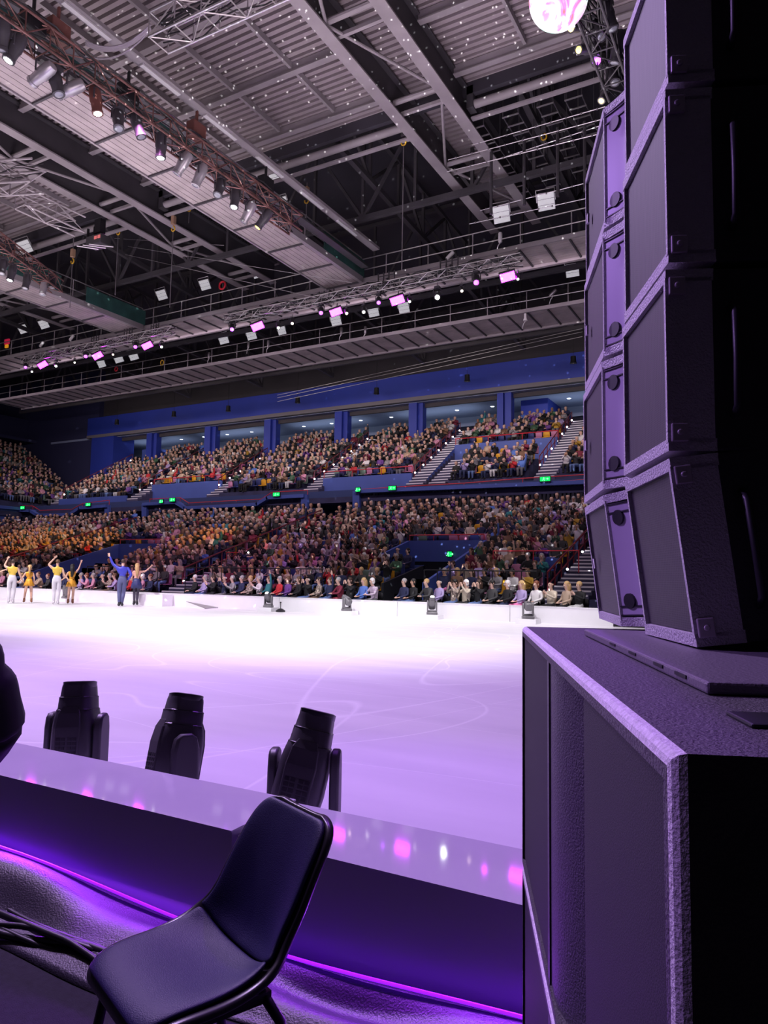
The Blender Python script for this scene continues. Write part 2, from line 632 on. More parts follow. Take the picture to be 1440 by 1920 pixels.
def near_board(x0, x1, z, y_in, y_out, label, sl):
    t = thing('rink_barrier', label, 'barrier', ((x0 + x1) / 2, (y_in + y_out) / 2, 0.0), 0, 'near rink barrier')
    mb = MB()
    mb.box(x0, x1, y_in + 0.004, y_out - 0.004, 0.0, z - 0.028)
    mb.v = [(x, y, zz + (0.021 + sl * (y - y_in) if zz > 0.1 else 0)) for x, y, zz in mb.v]
    mb.build('body', mat('white_board_face', (0.55, 0.54, 0.58), 0.55), t)
    mb = MB()
    mb.box(x0, x1, y_in, y_out, z - 0.006, z)
    mb.v = [(x, y, zz + sl * (y - y_in)) for x, y, zz in mb.v]     # the panels rise slightly towards the ice
    mb.build('top_panel', M_boardn, t)
    return t


near_board(-9.0, -1.795, 0.43, 2.105, 2.495, 'glossy white low rink barrier behind the chair, left length with higher top', 0.034)
near_board(-1.79, 1.2, 0.405, 2.135, 2.51, 'glossy white low rink barrier between chair and subwoofers, slightly lower length', 0.05)

# crumpled cloth along the foot of the barrier
mb = MB()
nx, ny = 150, 14
X0, X1 = -6.5, 0.3
rngc = random.Random(3)
ph = [rngc.uniform(0, 6.28) for _ in range(8)]
V = []
for j in range(ny + 1):
    v = j / ny
    for i in range(nx + 1):
        x = X0 + (X1 - X0) * i / nx
        w = 0.42 + 0.07 * math.sin(x * 1.7 + ph[0]) + 0.04 * math.sin(x * 4.1 + ph[1])
        if x > -1.9:
            w -= 0.07
        y = 2.1 - v * w
        h = 0.10 + 0.03 * math.sin(x * 2.3 + ph[2])
        z = h * (1 - v) ** 0.8
        z += 0.028 * math.sin(x * 5.2 + v * 3 + ph[3]) * math.sin(v * PI) + 0.022 * math.sin(x * 2.6 - v * 7 + ph[4]) * math.sin(v * PI)
        z += 0.02 * abs(math.sin(x * 1.3 + v * 4 + ph[5])) * math.sin(v * PI)
        V.append((x, y, max(z, 0.004)))
F = [(j * (nx + 1) + i, j * (nx + 1) + i + 1, (j + 1) * (nx + 1) + i + 1, (j + 1) * (nx + 1) + i) for j in range(ny) for i in range(nx)]
mb.add(V, F)
o = mb.build('floor_cloth', mat('shiny_black_cloth', (0.04, 0.034, 0.052), 0.38, bump=0.3, bscale=160), smooth=True)
so = o.modifiers.new('s', 'SOLIDIFY'); so.thickness = 0.006; so.offset = 1
tag(o, 'crumpled dark cloth lying along the foot of the white barrier', 'cloth')
# added glowing strip for the purple light along the barrier foot
mb = MB()
pts = [(-6.5 + 0.17 * i, 2.078, 0.111 + 0.03 * math.sin((-6.5 + 0.17 * i) * 2.3 + ph[2])) for i in range(41)]
mb.path(pts, 0.0055, 6)
tag(mb.build('added_glow_strip', mat('added_purple_glow', (0.2, 0.05, 0.4), 0.4, emit=(0.16, 0.005, 1.0), estr=2.6)),
    'thin purple glow line added along the foot of the barrier', 'light strip')

# ------------------------------------------------------------ floor cables
rc = random.Random(8)
for i in range(9):
    pts = []
    off = rc.uniform(-0.09, 0.09)
    for s in range(13):
        u = s / 12
        px = -120 + 380 * u
        py = 1668 + 130 * u + 18 * math.sin(u * 5 + i) + (i - 4) * 7 + (18 * u * (i - 4) * 0.4)
        p = PZ(px, py, 0.03)
        p.z = 0.028 + 0.012 * (i % 3) + 0.012 * math.sin(u * 8 + i * 2)
        pts.append(p)
    mb = MB()
    mb.path(pts, 0.011 + 0.003 * (i % 2), 7)
    o = mb.build('floor_cable', M_black, smooth=True)
    tag(o, f'black floor cable left of the chair, {ordn(i)} of the bundle from the barrier', 'cable', 'cable bundle left of the chair')

# =============================================================== CHAIR
M_shell = mat('black_shell_plastic', (0.018, 0.016, 0.022), 0.32)
M_vinyl = mat('dark_blue_vinyl', (0.014, 0.010, 0.075), 0.5, bump=0.2, spec=0.35, bscale=420)
BL, BR = Vector((-1.385, 1.555, 0)), Vector((-1.02, 1.405, 0))
rgt = (BR - BL).normalized()
fwd = Vector((rgt.y, -rgt.x, 0))            # the way the chair faces
cmid = (BL + BR) / 2 + fwd * 0.155 + rgt * 0.03
chair = thing('shell_chair', 'empty dark blue padded shell chair standing in front of the barrier', 'chair', (cmid.x, cmid.y, 0))
cM = Matrix((rgt, -fwd, Vector((0, 0, 1)))).transposed().to_4x4()
cM.translation = Vector((cmid.x, cmid.y, 0))
# profile in the (back, up) plane, from the front lip over the seat up the back: (y, z, half width, wing lift)
PROF = [(-0.225, 0.405, 0.165, 0.0), (-0.215, 0.432, 0.185, 0.002), (-0.17, 0.447, 0.2, 0.012), (-0.09, 0.446, 0.207, 0.02), (0.0, 0.438, 0.208, 0.03),
        (0.09, 0.436, 0.203, 0.05), (0.15, 0.447, 0.198, 0.065), (0.19, 0.482, 0.19, 0.06), (0.212, 0.54, 0.18, 0.05), (0.232, 0.61, 0.172, 0.04),
        (0.255, 0.68, 0.168, 0.033), (0.28, 0.75, 0.165, 0.025), (0.302, 0.80, 0.155, 0.018), (0.314, 0.828, 0.13, 0.012), (0.318, 0.838, 0.085, 0.006)]

PROF = [(y * 0.84 + (0.06 * (z - 0.5) if z > 0.5 else 0), z if z < 0.46 else 0.46 + (z - 0.46) * 0.79, w * (1.0 if z < 0.6 else 1.08), u) for y, z, w, u in PROF]


def shell_surface(nu, inset=0.0, lift=0.0, k0=0, k1=len(PROF)):
    rows = []
    for k in range(k0, k1):
        y, z, w, up = PROF[k]
        a = PROF[max(k - 1, 0)]
        c = PROF[min(k + 1, len(PROF) - 1)]
        t = Vector((0, c[0] - a[0], c[1] - a[1])).normalized()
        nrm = Vector((0, -t.z, t.y))
        row = []
        for i in range(nu + 1):
            u = -1 + 2 * i / nu
            e = abs(u) ** 3
            p = Vector((u * max(w - inset, 0.02), y, z)) + nrm * (up * e + lift * (1 - abs(u) ** 6))
            row.append(p)
        rows.append(row)
    return rows


def shell_mesh(rows):
    mb = MB()
    n = len(rows[0])
    V = [cM @ p for r in rows for p in r]
    mb.add(V, [(j * n + i, j * n + i + 1, (j + 1) * n + i + 1, (j + 1) * n + i) for j in range(len(rows) - 1) for i in range(n - 1)])
    return mb


o = shell_mesh(shell_surface(14)).build('shell', M_shell, chair, smooth=True)
m_ = o.modifiers.new('t', 'SOLIDIFY'); m_.thickness = 0.022; m_.offset = -1
m_ = o.modifiers.new('s', 'SUBSURF'); m_.levels = 2; m_.render_levels = 2
o = shell_mesh(shell_surface(14, 0.022, 0.012, 1, 7)).build('seat', M_vinyl, chair, smooth=True)
m_ = o.modifiers.new('t', 'SOLIDIFY'); m_.thickness = 0.014; m_.offset = 0
m_ = o.modifiers.new('s', 'SUBSURF'); m_.levels = 2; m_.render_levels = 2
o = shell_mesh(shell_surface(14, 0.016, 0.012, 6, 14)).build('backrest', M_vinyl, chair, smooth=True)
m_ = o.modifiers.new('t', 'SOLIDIFY'); m_.thickness = 0.014; m_.offset = 0
m_ = o.modifiers.new('s', 'SUBSURF'); m_.levels = 2; m_.render_levels = 2
for sx in (-1, 1):
    for sy in (-1, 1):
        mb = MB()
        mb.path([cM @ Vector((sx * 0.12, sy * 0.11, 0.42)), cM @ Vector((sx * 0.165, sy * 0.14, 0.36)), cM @ Vector((sx * 0.19, sy * 0.2, 0.008))], 0.012, 8)
        mb.build('leg', M_black, chair, smooth=True)
mb = MB()
mb.box(-0.14, 0.14, -0.13, 0.13, 0.395, 0.418, 0, cM)
mb.build('seat_frame', M_black, chair)

# =============================================================== SUBWOOFERS
SN, SF = Vector((-0.078, 0.548, 0)), Vector((-0.60, 1.78, 0))
su = (SF - SN).normalized()                 # along the front, away from the camera
sn = Vector((-su.y, su.x, 0))               # out of the front
if sn.x > 0:
    sn = -sn
SW = (SF - SN).length
sM = Matrix((su, sn, Vector((0, 0, 1)))).transposed().to_4x4()
if sM.to_3x3().determinant() < 0:
    pass
sM.translation = SN


def s_at(px, py):
    """distance along the front of the subwoofers for a picture point"""
    d = ray(px, py)
    A = np.array([[d.x, -su.x], [d.y, -su.y]])
    r = np.linalg.solve(A, np.array([SN.x, SN.y]))
    return float(r[1])


sa, sb, sc = s_at(1087, 1500), s_at(1027, 1500), s_at(987, 1500)
M_sub = mat('textured_black_cabinet', (0.055, 0.05, 0.06), 0.62, bump=0.5, bscale=260, var=0.15, vscale=30)
M_gril = mat('black_foam_grille', (0.012, 0.011, 0.014), 0.75, bump=0.25, bscale=600)
M_edgelit = mat('lit_edge_coating', (0.62, 0.58, 0.64), 0.55, bump=0.35, bscale=400, var=0.25, vscale=200)  # pale tone paints the light caught by the front edges
SUBZ = [(0.075, 0.652), (0.657, 1.232)]
for i, (z0, z1) in enumerate(SUBZ):
    t = thing('subwoofer', ('large black subwoofer on top of the two, under the column of loudspeakers' if i else
                            'large black subwoofer at the bottom of the stack, beneath another'), 'loudspeaker',
              (SN + su * SW / 2 - sn * 0.35).to_tuple()[:2] + (z0,), 0, 'stacked subwoofers')
    e = 0.022
    rec = -0.03
    mb = MB()       # cabinet: one closed box with a shallow recess in its front
    O_ = [(0, 0, z0), (SW, 0, z0), (SW, 0, z1), (0, 0, z1)]
    I_ = [(e, 0, z0 + e), (SW - e, 0, z0 + e), (SW - e, 0, z1 - e), (e, 0, z1 - e)]
    vs = O_ + [(x, -0.72, z) for x, y, z in O_] + I_ + [(x, -0.17 if False else rec, z) for x, y, z in I_]
    fs = [(4, 5, 6, 7), (0, 1, 5, 4), (1, 2, 6, 5), (2, 3, 7, 6), (3, 0, 4, 7)]
    fs += [(q, (q + 1) % 4, 8 + (q + 1) % 4, 8 + q) for q in range(4)]
    fs += [(8 + q, 8 + (q + 1) % 4, 12 + (q + 1) % 4, 12 + q) for q in range(4)]
    # the recess floor is open in the middle, where the ports run back into the box
    lo, hi = sa, sb + 0.022
    vs += [(lo, rec, z0 + e), (hi, rec, z0 + e), (hi, rec, z1 - e), (lo, rec, z1 - e)]
    vs += [(lo, -0.2, z0 + e), (hi, -0.2, z0 + e), (hi, -0.2, z1 - e), (lo, -0.2, z1 - e)]
    fs += [(12, 16, 19, 15), (17, 13, 14, 18), (16, 20, 23, 19), (21, 17, 18, 22), (20, 21, 22, 23), (16, 17, 21, 20), (19, 18, 22, 23)]
    mb.add([sM @ Vector(v) for v in vs], fs)
    cab = mb.build('cabinet', [M_sub, M_edgelit], t)
    bmx = bmesh.new(); bmx.from_mesh(cab.data); bmesh.ops.recalc_face_normals(bmx, faces=bmx.faces); bmx.to_mesh(cab.data); bmx.free()
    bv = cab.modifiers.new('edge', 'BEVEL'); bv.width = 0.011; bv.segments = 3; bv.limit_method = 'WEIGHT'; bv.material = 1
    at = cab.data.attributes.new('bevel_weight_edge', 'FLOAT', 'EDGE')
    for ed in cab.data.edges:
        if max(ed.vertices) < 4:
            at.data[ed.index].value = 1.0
    mb = MB()
    mb.box(e, sa, rec - 0.01, -0.005, z0 + e, z1 - e, 0, sM)
    mb.build('grille', M_gril, t, bevel=0.004)
    mb = MB()
    mb.box(sb + 0.02, SW - e, rec - 0.01, -0.005, z0 + e, z1 - e, 0, sM)
    mb.build('grille', M_gril, t, bevel=0.004)
    mb = MB()       # curved port flare in the middle
    R = []
    w = sb - sa
    for q in range(15):
        u = q / 14
        off = -0.16 + 0.155 * math.sin(min(u * 1.15, 1) * PI / 2) ** 1.5
        R.append((sa + 0.004 + w * u, off))
    vs = [sM @ Vector((s, o_, z)) for z in (z0 + e, z1 - e) for s, o_ in R]
    n = len(R)
    mb.add(vs, [(q, q + 1, n + q + 1, n + q) for q in range(n - 1)])
    mb.box(sb - 0.003, sb + 0.022, rec - 0.02, -0.002, z0 + e, z1 - e, 0, sM)
    mb.build('port_flare', mat('port_plastic', (0.05, 0.045, 0.06), 0.5, bump=0.4, bscale=300), t, smooth='auto')
    zc = z0 + 0.33 if i else z0 + 0.27
    mb = MB()
    for dz in (-0.055, 0.045):
        mb.box(SW, SW + 0.035, -0.09, -0.045, zc + dz - 0.012, zc + dz + 0.022, 0, sM)
    mb.box(SW + 0.025, SW + 0.037, -0.092, -0.043, zc - 0.067, zc + 0.067, 0, sM)
    mb.build('side_handle', M_black, t, bevel=0.006)
    if i:
        mb = MB()   # shallow recess trim and skid on the top
        mb.box(0.1, 0.16, -0.5, -0.09, z1, z1 + 0.004, 0, sM)
        mb.build('skid', M_black, t, bevel=0.002)
mb = MB()
mb.box(0.02, SW - 0.02, -0.70, -0.02, 0.0, 0.073, 0, sM)
mb.box(0.25, 0.45, -0.02, -0.012, 0.02, 0.06, 0, sM)
o = mb.build('dolly_board', M_black2)
tag(o, 'low black base board on the floor under the subwoofers', 'base board')

# =============================================================== LOUDSPEAKER COLUMN
LN, LF = Vector((-0.169, 1.2215, 0)), Vector((-0.493, 1.983, 0))
lu = (LF - LN).normalized()
ln = Vector((-lu.y, lu.x, 0))
if ln.x > 0:
    ln = -ln
LW = (LF - LN).length
M_wg = mat('waveguide_plastic', (0.48, 0.44, 0.55), 0.42)
M_rimlit = mat('lit_rim_coating', (0.42, 0.40, 0.44), 0.5, bump=0.6, bscale=240)  # paler than the cabinet: light on the rims, painted in
M_mesh = mat('perforated_black_grille', (0.05, 0.046, 0.055), 0.6)
# the perforations of the grille as a fine dot pattern
ntm = M_mesh.node_tree
tcm = ntm.nodes.new('ShaderNodeTexCoord'); vor = ntm.nodes.new('ShaderNodeTexVoronoi'); vor.inputs['Scale'].default_value = 260; vor.inputs['Randomness'].default_value = 0
rmp = ntm.nodes.new('ShaderNodeValToRGB'); rmp.color_ramp.elements[0].position = 0.25; rmp.color_ramp.elements[1].position = 0.5
rmp.color_ramp.elements[0].color = (0.006, 0.006, 0.008, 1); rmp.color_ramp.elements[1].color = (0.045, 0.04, 0.048, 1)
ntm.links.new(tcm.outputs['Object'], vor.inputs['Vector']); ntm.links.new(vor.outputs['Distance'], rmp.inputs['Fac'])
ntm.links.new(rmp.outputs['Color'], ntm.nodes['Principled BSDF'].inputs['Base Color'])

# rigging plate under the column
mb = MB()
p0 = PZ(1325, 1275, 1.248); p1 = PZ(1095, 1178, 1.248)
pu = (p1 - p0).normalized(); pu.z = 0
pn = Vector((pu.y, -pu.x, 0))
if pn.x < 0:
    pn = -pn
pM = Matrix((pu, pn, Vector((0, 0, 1)))).transposed().to_4x4(); pM.translation = Vector((p0.x, p0.y, 0))
pl = min((p1 - p0).length, 0.93)
mb.box(0, pl, 0, 0.52, 1.233, 1.246, 0, pM)
rig = thing('base_plate', 'flat dark steel plate lying on the top subwoofer under the loudspeakers', 'plate', (p0.x, p0.y, 1.233))
mb.build('plate', mat('purplish_steel_plate', (0.16, 0.14, 0.18), 0.45, 0.3, bump=0.2, bscale=200), rig, bevel=0.003)
for q in (0.07, 0.17, 0.32, 0.47):
    mb = MB()
    mb.box(q, q + 0.045, -0.0015, 0.02, 1.2395, 1.2435, 0, pM)
    mb.build('slot', M_black, rig)

HB = 0.311
ws, we = 0.287, 0.512
desc = ['bottom', 'second from the bottom', 'third from the bottom', 'topmost']
zb = 1.241
for i in range(4):
    z0 = zb + HB * i
    lM = Matrix((lu, ln, Vector((0, 0, 1)))).transposed().to_4x4()
    lM.translation = LN + Vector((0, 0, z0))
    if i == 0:      # the lowest box leans its foot back
        piv = Matrix.Translation((0, 0, HB))
        lM = lM @ piv @ Matrix.Rotation(math.radians(-7.0), 4, 'X') @ piv.inverted()
    lM = lM @ Matrix.Translation((0, [0.0, 0.0, -0.005, -0.01][i], 0))
    t = thing('loudspeaker', f'black loudspeaker with mesh wings, {desc[i]} in the column on the subwoofers', 'loudspeaker',
              tuple(LN + lu * LW / 2 - ln * 0.2)[:2] + (z0,), 0, 'line array column')
    g = 0.006
    # plan outline: wings slope back from the centre
    def outline(s):
        if s < ws:
            return 0.0 + 0.008 * s / ws
        if s > we:
            return 0.0 + 0.008 * (LW - s) / (LW - we)
        return 0.008
    mb = MB()
    mb.box(0, LW, -0.42, -0.07, g, HB - g, 0, lM)
    mb.build('cabinet', mat('matt_black_cabinet', (0.012, 0.012, 0.015), 0.7, bump=0.2, bscale=220), t, bevel=0.004)
    # top and bottom rims
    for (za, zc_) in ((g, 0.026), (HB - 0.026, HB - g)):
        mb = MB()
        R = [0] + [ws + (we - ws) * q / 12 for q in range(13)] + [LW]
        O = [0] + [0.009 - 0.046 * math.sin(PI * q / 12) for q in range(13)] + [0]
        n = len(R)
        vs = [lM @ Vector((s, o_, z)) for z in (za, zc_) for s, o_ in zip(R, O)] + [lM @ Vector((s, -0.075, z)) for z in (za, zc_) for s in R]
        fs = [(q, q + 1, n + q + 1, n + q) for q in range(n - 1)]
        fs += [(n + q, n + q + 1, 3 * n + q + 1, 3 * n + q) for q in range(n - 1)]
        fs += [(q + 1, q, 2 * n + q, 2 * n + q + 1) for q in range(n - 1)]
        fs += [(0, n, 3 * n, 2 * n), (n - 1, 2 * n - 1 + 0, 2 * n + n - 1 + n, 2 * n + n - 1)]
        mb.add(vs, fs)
        mb.build('rim', M_rimlit, t)
    for (s0, s1, o0, o1) in ((0.012, ws - 0.006, 0.0, 0.007), (we + 0.006, LW - 0.012, 0.007, 0.0)):
        mb = MB()
        vs = [lM @ Vector(p) for p in ((s0, o0 - 0.006, 0.027), (s1, o1 - 0.006, 0.027), (s1, o1 - 0.006, HB - 0.027), (s0, o0 - 0.006, HB - 0.027),
                                       (s0, o0 - 0.03, 0.027), (s1, o1 - 0.05, 0.027), (s1, o1 - 0.05, HB - 0.027), (s0, o0 - 0.03, HB - 0.027))]
        mb.add(vs, [(0, 1, 2, 3), (5, 4, 7, 6), (0, 4, 5, 1), (3, 2, 6, 7), (1, 5, 6, 2), (0, 3, 7, 4)])
        gr = mb.build('wing_grille', M_mesh, t)
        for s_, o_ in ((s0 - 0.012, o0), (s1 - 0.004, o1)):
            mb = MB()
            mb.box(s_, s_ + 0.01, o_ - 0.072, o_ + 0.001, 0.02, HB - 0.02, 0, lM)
            mb.build('edge_trim', M_rimlit, gr)
        if s0 > 0.3:
            mb = MB()
            mb.box(s1 - 0.07, s1 - 0.055, 0.003, 0.008, 0.14, 0.165, 0, lM)
            mb.build('badge', mat('small_grey_badge', (0.6, 0.55, 0.62), 0.4), gr)
    mb = MB()       # curved centre waveguide
    n = 18
    R = []
    for q in range(n + 1):
        u = q / n
        R.append((ws + 0.003 + (we - ws - 0.006) * u, 0.004 - 0.05 * math.sin(u * PI)))
    vs = [lM @ Vector((s, o_, z)) for z in (0.03, HB - 0.03) for s, o_ in R]
    mb.add(vs, [(q, q + 1, n + 2 + q, n + 1 + q) for q in range(n)])
    mb.build('waveguide', M_wg, t, smooth=True)
    for z in (0.03, 0.05, HB - 0.05, HB - 0.03):
        mb = MB()
        mb.path([lM @ Vector((s, o_ + 0.002, z)) for s, o_ in R], 0.0022, 5)
        mb.build('waveguide_groove', M_black, t)
    for z in (0.062, HB - 0.062):
        mb = MB()
        for s_ in (we - 0.028,):
            MM = lM @ Matrix.Translation((s_, -0.013, z)) @ Matrix.Rotation(PI / 2, 4, 'X') @ Matrix.Rotation(0.5, 4, 'Y')
            mb.lathe([(0.001, -0.004), (0.017, -0.004), (0.017, 0.004), (0.001, 0.004)], 16, MM)
        mb.build('fixing_hole', M_black, t)
    # rigging hardware and handles on the near side
    for z in (0.02, HB - 0.05):
        mb = MB()
        mb.box(-0.006, 0.001, -0.03, -0.004, z, z + 0.03, 0, lM)
        mb.tube(lM @ Vector((-0.010, -0.017, z + 0.015)), lM @ Vector((0.0, -0.017, z + 0.015)), 0.005, 10)
        mb.build('rigging_link', mat('worn_rigging_steel', (0.45, 0.4, 0.46), 0.4, 0.5), t, bevel=0.002)
    mb = MB()
    mb.path([lM @ Vector(p) for p in ((-0.002, -0.10, 0.06), (-0.02, -0.10, 0.075), (-0.022, -0.10, 0.15), (-0.02, -0.10, 0.225), (-0.002, -0.10, 0.24))], 0.006, 8)
    mb.build('side_handle', M_black, t, smooth=True)

# =============================================================== MOVING HEAD LIGHTS
M_mh = mat('moving_head_plastic', (0.06, 0.056, 0.068), 0.42, bump=0.1, bscale=300)
M_mh2 = mat('moving_head_trim', (0.015, 0.014, 0.02), 0.35)
M_lens = mat('glass_lens', (0.3, 0.32, 0.36), 0.05, 0.0, spec=0.9)
M_lenson = mat('lit_lens', (0.8, 0.8, 0.8), 0.2, emit=(1, 0.97, 0.92), estr=4)


def moving_head(loc, pan, tilt, label, sc=1.0, lens=None, group='moving head lights along the ice', riser=0.1, lean=0.0, M_mh=M_mh):
    """base, yoke and head; tilt 0 = lens straight up, positive leans the lens to +y after panning."""
    B = Matrix.Translation(Vector(loc)) @ Matrix.Rotation(pan, 4, 'Z') @ Matrix.Scale(sc, 4)
    t = thing('moving_head_light', label, 'stage light', loc, 0, group)
    if riser:
        pass
    mb = MB()
    mb.lathe([(0.19, 0.0), (0.2, 0.015), (0.2, 0.07), (0.17, 0.095), (0.1, 0.1)], 24, B, ex=6, sx=0.95, sy=0.75)
    base = mb.build('base', M_mh, t, smooth='auto')
    mb = MB()
    mb.lathe([(0.085, 0.095), (0.085, 0.125)], 20, B)
    for sx in (-1, 1):
        prof = [(0.115, 0.10), (0.13, 0.16), (0.135, 0.28), (0.13, 0.40), (0.105, 0.46), (0.05, 0.485)]
        R = []
        for (w, z) in prof:
            xo, xi = sx * 0.176, sx * 0.13
            R.append([B @ Vector(p) for p in ((xi, -w * 0.62, z), (xo, -w * 0.5, z), (xo, w * 0.5, z), (xi, w * 0.62, z))])
        mb.rings(R)
    mb.box(-0.176, 0.176, -0.08, 0.08, 0.10, 0.15, 0, B)
    mb.build('yoke', M_mh, t, bevel=0.012 * sc, seg=2, smooth='auto')
    H = B @ Matrix.Translation((0, 0, 0.405)) @ Matrix.Rotation(-tilt, 4, 'X') @ Matrix.Rotation(lean, 4, 'Y')
    mb = MB()
    prof = [(0.05, -0.235), (0.095, -0.228), (0.120, -0.19), (0.126, -0.13), (0.124, 0.0), (0.118, 0.05), (0.108, 0.1), (0.103, 0.108), (0.099, 0.17), (0.094, 0.178),
            (0.089, 0.23), (0.086, 0.245)]
    mb.lathe(prof, 32, H, ex=4.2, sx=0.97, sy=1.02)
    head = mb.build('head', M_mh, t, smooth='auto')
    mb = MB()
    mb.lathe([(0.08, 0.22), (0.089, 0.235), (0.089, 0.262), (0.076, 0.266), (0.074, 0.25)], 28, H, ex=3)
    mb.build('lens_rim', M_mh2, head, smooth='auto')
    mb = MB()
    mb.lathe([(0.002, 0.262), (0.04, 0.26), (0.075, 0.25), (0.075, 0.24)], 24, H)
    mb.build('lens', lens or M_lens, head, smooth=True)
    for sy in (-1, 1):
        mb = MB()       # raised cover panels front and back of the head
        R = []
        for (w, z, o_) in ((0.055, -0.2, 0.122), (0.078, -0.17, 0.132), (0.08, 0.0, 0.132), (0.07, 0.08, 0.122), (0.05, 0.12, 0.108)):
            R.append([H @ Vector((-w, sy * (o_ - 0.02), z)), H @ Vector((-w * 0.92, sy * o_, z)), H @ Vector((w * 0.92, sy * o_, z)), H @ Vector((w, sy * (o_ - 0.02), z))])
        mb.rings(R)
        mb.build('cover_panel', M_mh, head, bevel=0.004 * sc)
    mb = MB()
    for sx in (-1, 1):
        for sy in (-1, 1):
            for q in range(4):
                for r_ in range(2):
                    xa = sx * (0.02 + 0.03 * r_) * 1.0
                    mb.box(xa - 0.012, xa + 0.012, sy * 0.131, sy * 0.1345, -0.15 + 0.025 * q, -0.133 + 0.025 * q, 0, H)
    mb.build('vent', M_mh2, head)
    mb = MB()
    for z_, r_ in ((0.095, 0.109), (0.168, 0.0993)):
        mb.lathe([(r_ - 0.003, z_), (r_ + 0.0015, z_ + 0.004), (r_ - 0.003, z_ + 0.008)], 32, H, ex=4.2, sx=0.97, sy=1.02)
    mb.build('band', M_mh2, head)
    return t


def white_riser(x, y, w, d, h, label, grp='white risers under the lights'):
    mb = MB()
    mb.box(x - w / 2, x + w / 2, y - d / 2, y + d / 2, ICE_Z, ICE_Z + h)
    o = mb.build('light_riser', M_boardw, bevel=0.004)
    return tag(o, label, 'riser', grp)


NEAR = [(143, 1.15, -0.12, 0.0, 'left one', 0.30), (332, -0.55, 0.0, 0.13, 'middle one', 0.30), (572, 0.95, 0.30, 0.1, 'right one', 0.36)]
names = ['big black moving head light beyond the barrier, nearest the left frame edge',
         'big black moving head light beyond the barrier, middle of the three',
         'big black moving head light beyond the barrier, just behind the chair back']
NP = []
for i, (px, pan, tilt, lean, _, top) in enumerate(NEAR):
    p = PY(px, 1400 + 20 * i, 2.88)
    NP.append(p)
    white_riser(p.x, 2.88, 0.5, 0.46, 0.03, ['thin white riser on the ice under the leftmost near light', 'thin white riser on the ice under the middle near light', 'thin white riser on the ice under the light behind the chair'][i])
    moving_head((p.x, 2.88, ICE_Z + 0.03), [0.45, -0.5, 0.45][i], [0.14, 0.2, 0.22][i], names[i], 0.95, lean=[-0.05, -0.16, 0.2][i])

# =============================================================== FAR BOARDS
FB = 21.5
xs = [PY(px, 1140, FB).x for px in (-90, 60, 205, 304)] + [PY(px, 1145, FB).x for px in (523, 745, 956, 1150)]
far_names = ['white rink board at the far side behind the skaters in white trousers', 'white rink board at the far side behind the woman with black hair',
             'white rink board at the far side beside the white platform', 'white rink board at the far side right of the ramp',
             'white rink board at the far side behind the tilted stage light', 'white rink board at the far side behind the upright stage light',
             'white rink board at the far side next to the loudspeaker column']
for i in range(7):
    t = thing('rink_board', far_names[i], 'barrier', ((xs[i] + xs[i + 1]) / 2, FB + 0.1, ICE_Z), 0, 'far rink boards')
    mb = MB()
    mb.box(xs[i] + 0.008, xs[i + 1] - 0.008, FB, FB + 0.3, ICE_Z - 0.04, 0.53)
    mb.build('face', M_boardw, t)
    mb = MB()
    mb.box(xs[i] + 0.004, xs[i + 1] - 0.004, FB - 0.01, FB + 0.36, 0.53, 0.555)
    mb.build('cap', M_boardw, t)
# white platform and the grey ramp
a = PY(196, 1130, 20.9); c = PY(304, 1130, 20.9)
mb = MB()
mb.box(a.x, c.x, 20.9, FB - 0.02, ICE_Z, 0.50)
tag(mb.build('platform', M_boardw, bevel=0.01), 'white low platform against the far boards beside the grey ramp', 'platform')
t = thing('ramp', 'dark grey ramp running down from the white platform to the ice', 'ramp', (c.x, 20.5, ICE_Z))
q = [PZ(x, y, z) for x, y, z in ((305, 1112, 0.5), (345, 1112, 0.5), (413, 1139, ICE_Z + 0.02), (384, 1141, ICE_Z + 0.02))]
mb = MB()
low = [Vector((p.x, p.y, ICE_Z)) for p in q]
mb.add([p + Vector((0, 0, 0.012)) for p in q] + q, [(0, 1, 2, 3), (4, 7, 6, 5), (0, 4, 5, 1), (1, 5, 6, 2), (2, 6, 7, 3), (3, 7, 4, 0)])
mb.build('tread', mat('grey_ramp_carpet', (0.24, 0.23, 0.24), 0.8), t)
mb = MB()
mb.add([q[0], q[1], q[2], q[3], low[0], low[1], low[2] , low[3]], [(4, 7, 6, 5), (0, 4, 5, 1), (1, 5, 6, 2), (2, 6, 7, 3), (3, 7, 4, 0)])
mb.build('side', M_boardw, t)

FAR = [(503, 1139, 0.2, -0.75, 0.0, 'beside the small black stand', M_lenson, 0.88), (650, 1144, 1.2, 1.0, 0.0, 'with its head tilted sharply over', M_lens, 0.88),
       (810, 1151, 0.5, -0.6, 0.0, 'with its head upright and lens lit', M_lenson, 0.92), (990, 1158, 0.5, 1.35, 0.0, 'with its head turned down, nearest the subwoofers', M_lens, 0.95),
       (122, 1128, -0.3, -0.2, 0.0, 'between the skaters in yellow', M_lens, 0.9)]
for (px, py, pan, tilt, lean, w, ln_, s_) in FAR:
    p = PY(px, py, 21.05)
    z = ICE_Z + 0.14
    white_riser(p.x, 21.05, 0.62, 0.45, 0.14, f'white riser under the far stage light {w}', 'white risers under the lights')
    moving_head((p.x, 21.05, z), pan, tilt, f'grey moving head light by the far boards, {w}', s_, ln_, lean=lean, M_mh=mat('grey_moving_head_plastic', (0.16, 0.155, 0.17), 0.45))
p = PY(526, 1142, 21.0)
t = thing('small_stand', 'small black round stand with a short rod beside the far stage light', 'stand', (p.x, 21.0, ICE_Z))
mb = MB(); mb.lathe([(0.17, ICE_Z), (0.17, ICE_Z + 0.05), (0.06, ICE_Z + 0.12)], 16, Matrix.Translation((p.x, 21.0, 0)))
mb.build('base', M_black, t)
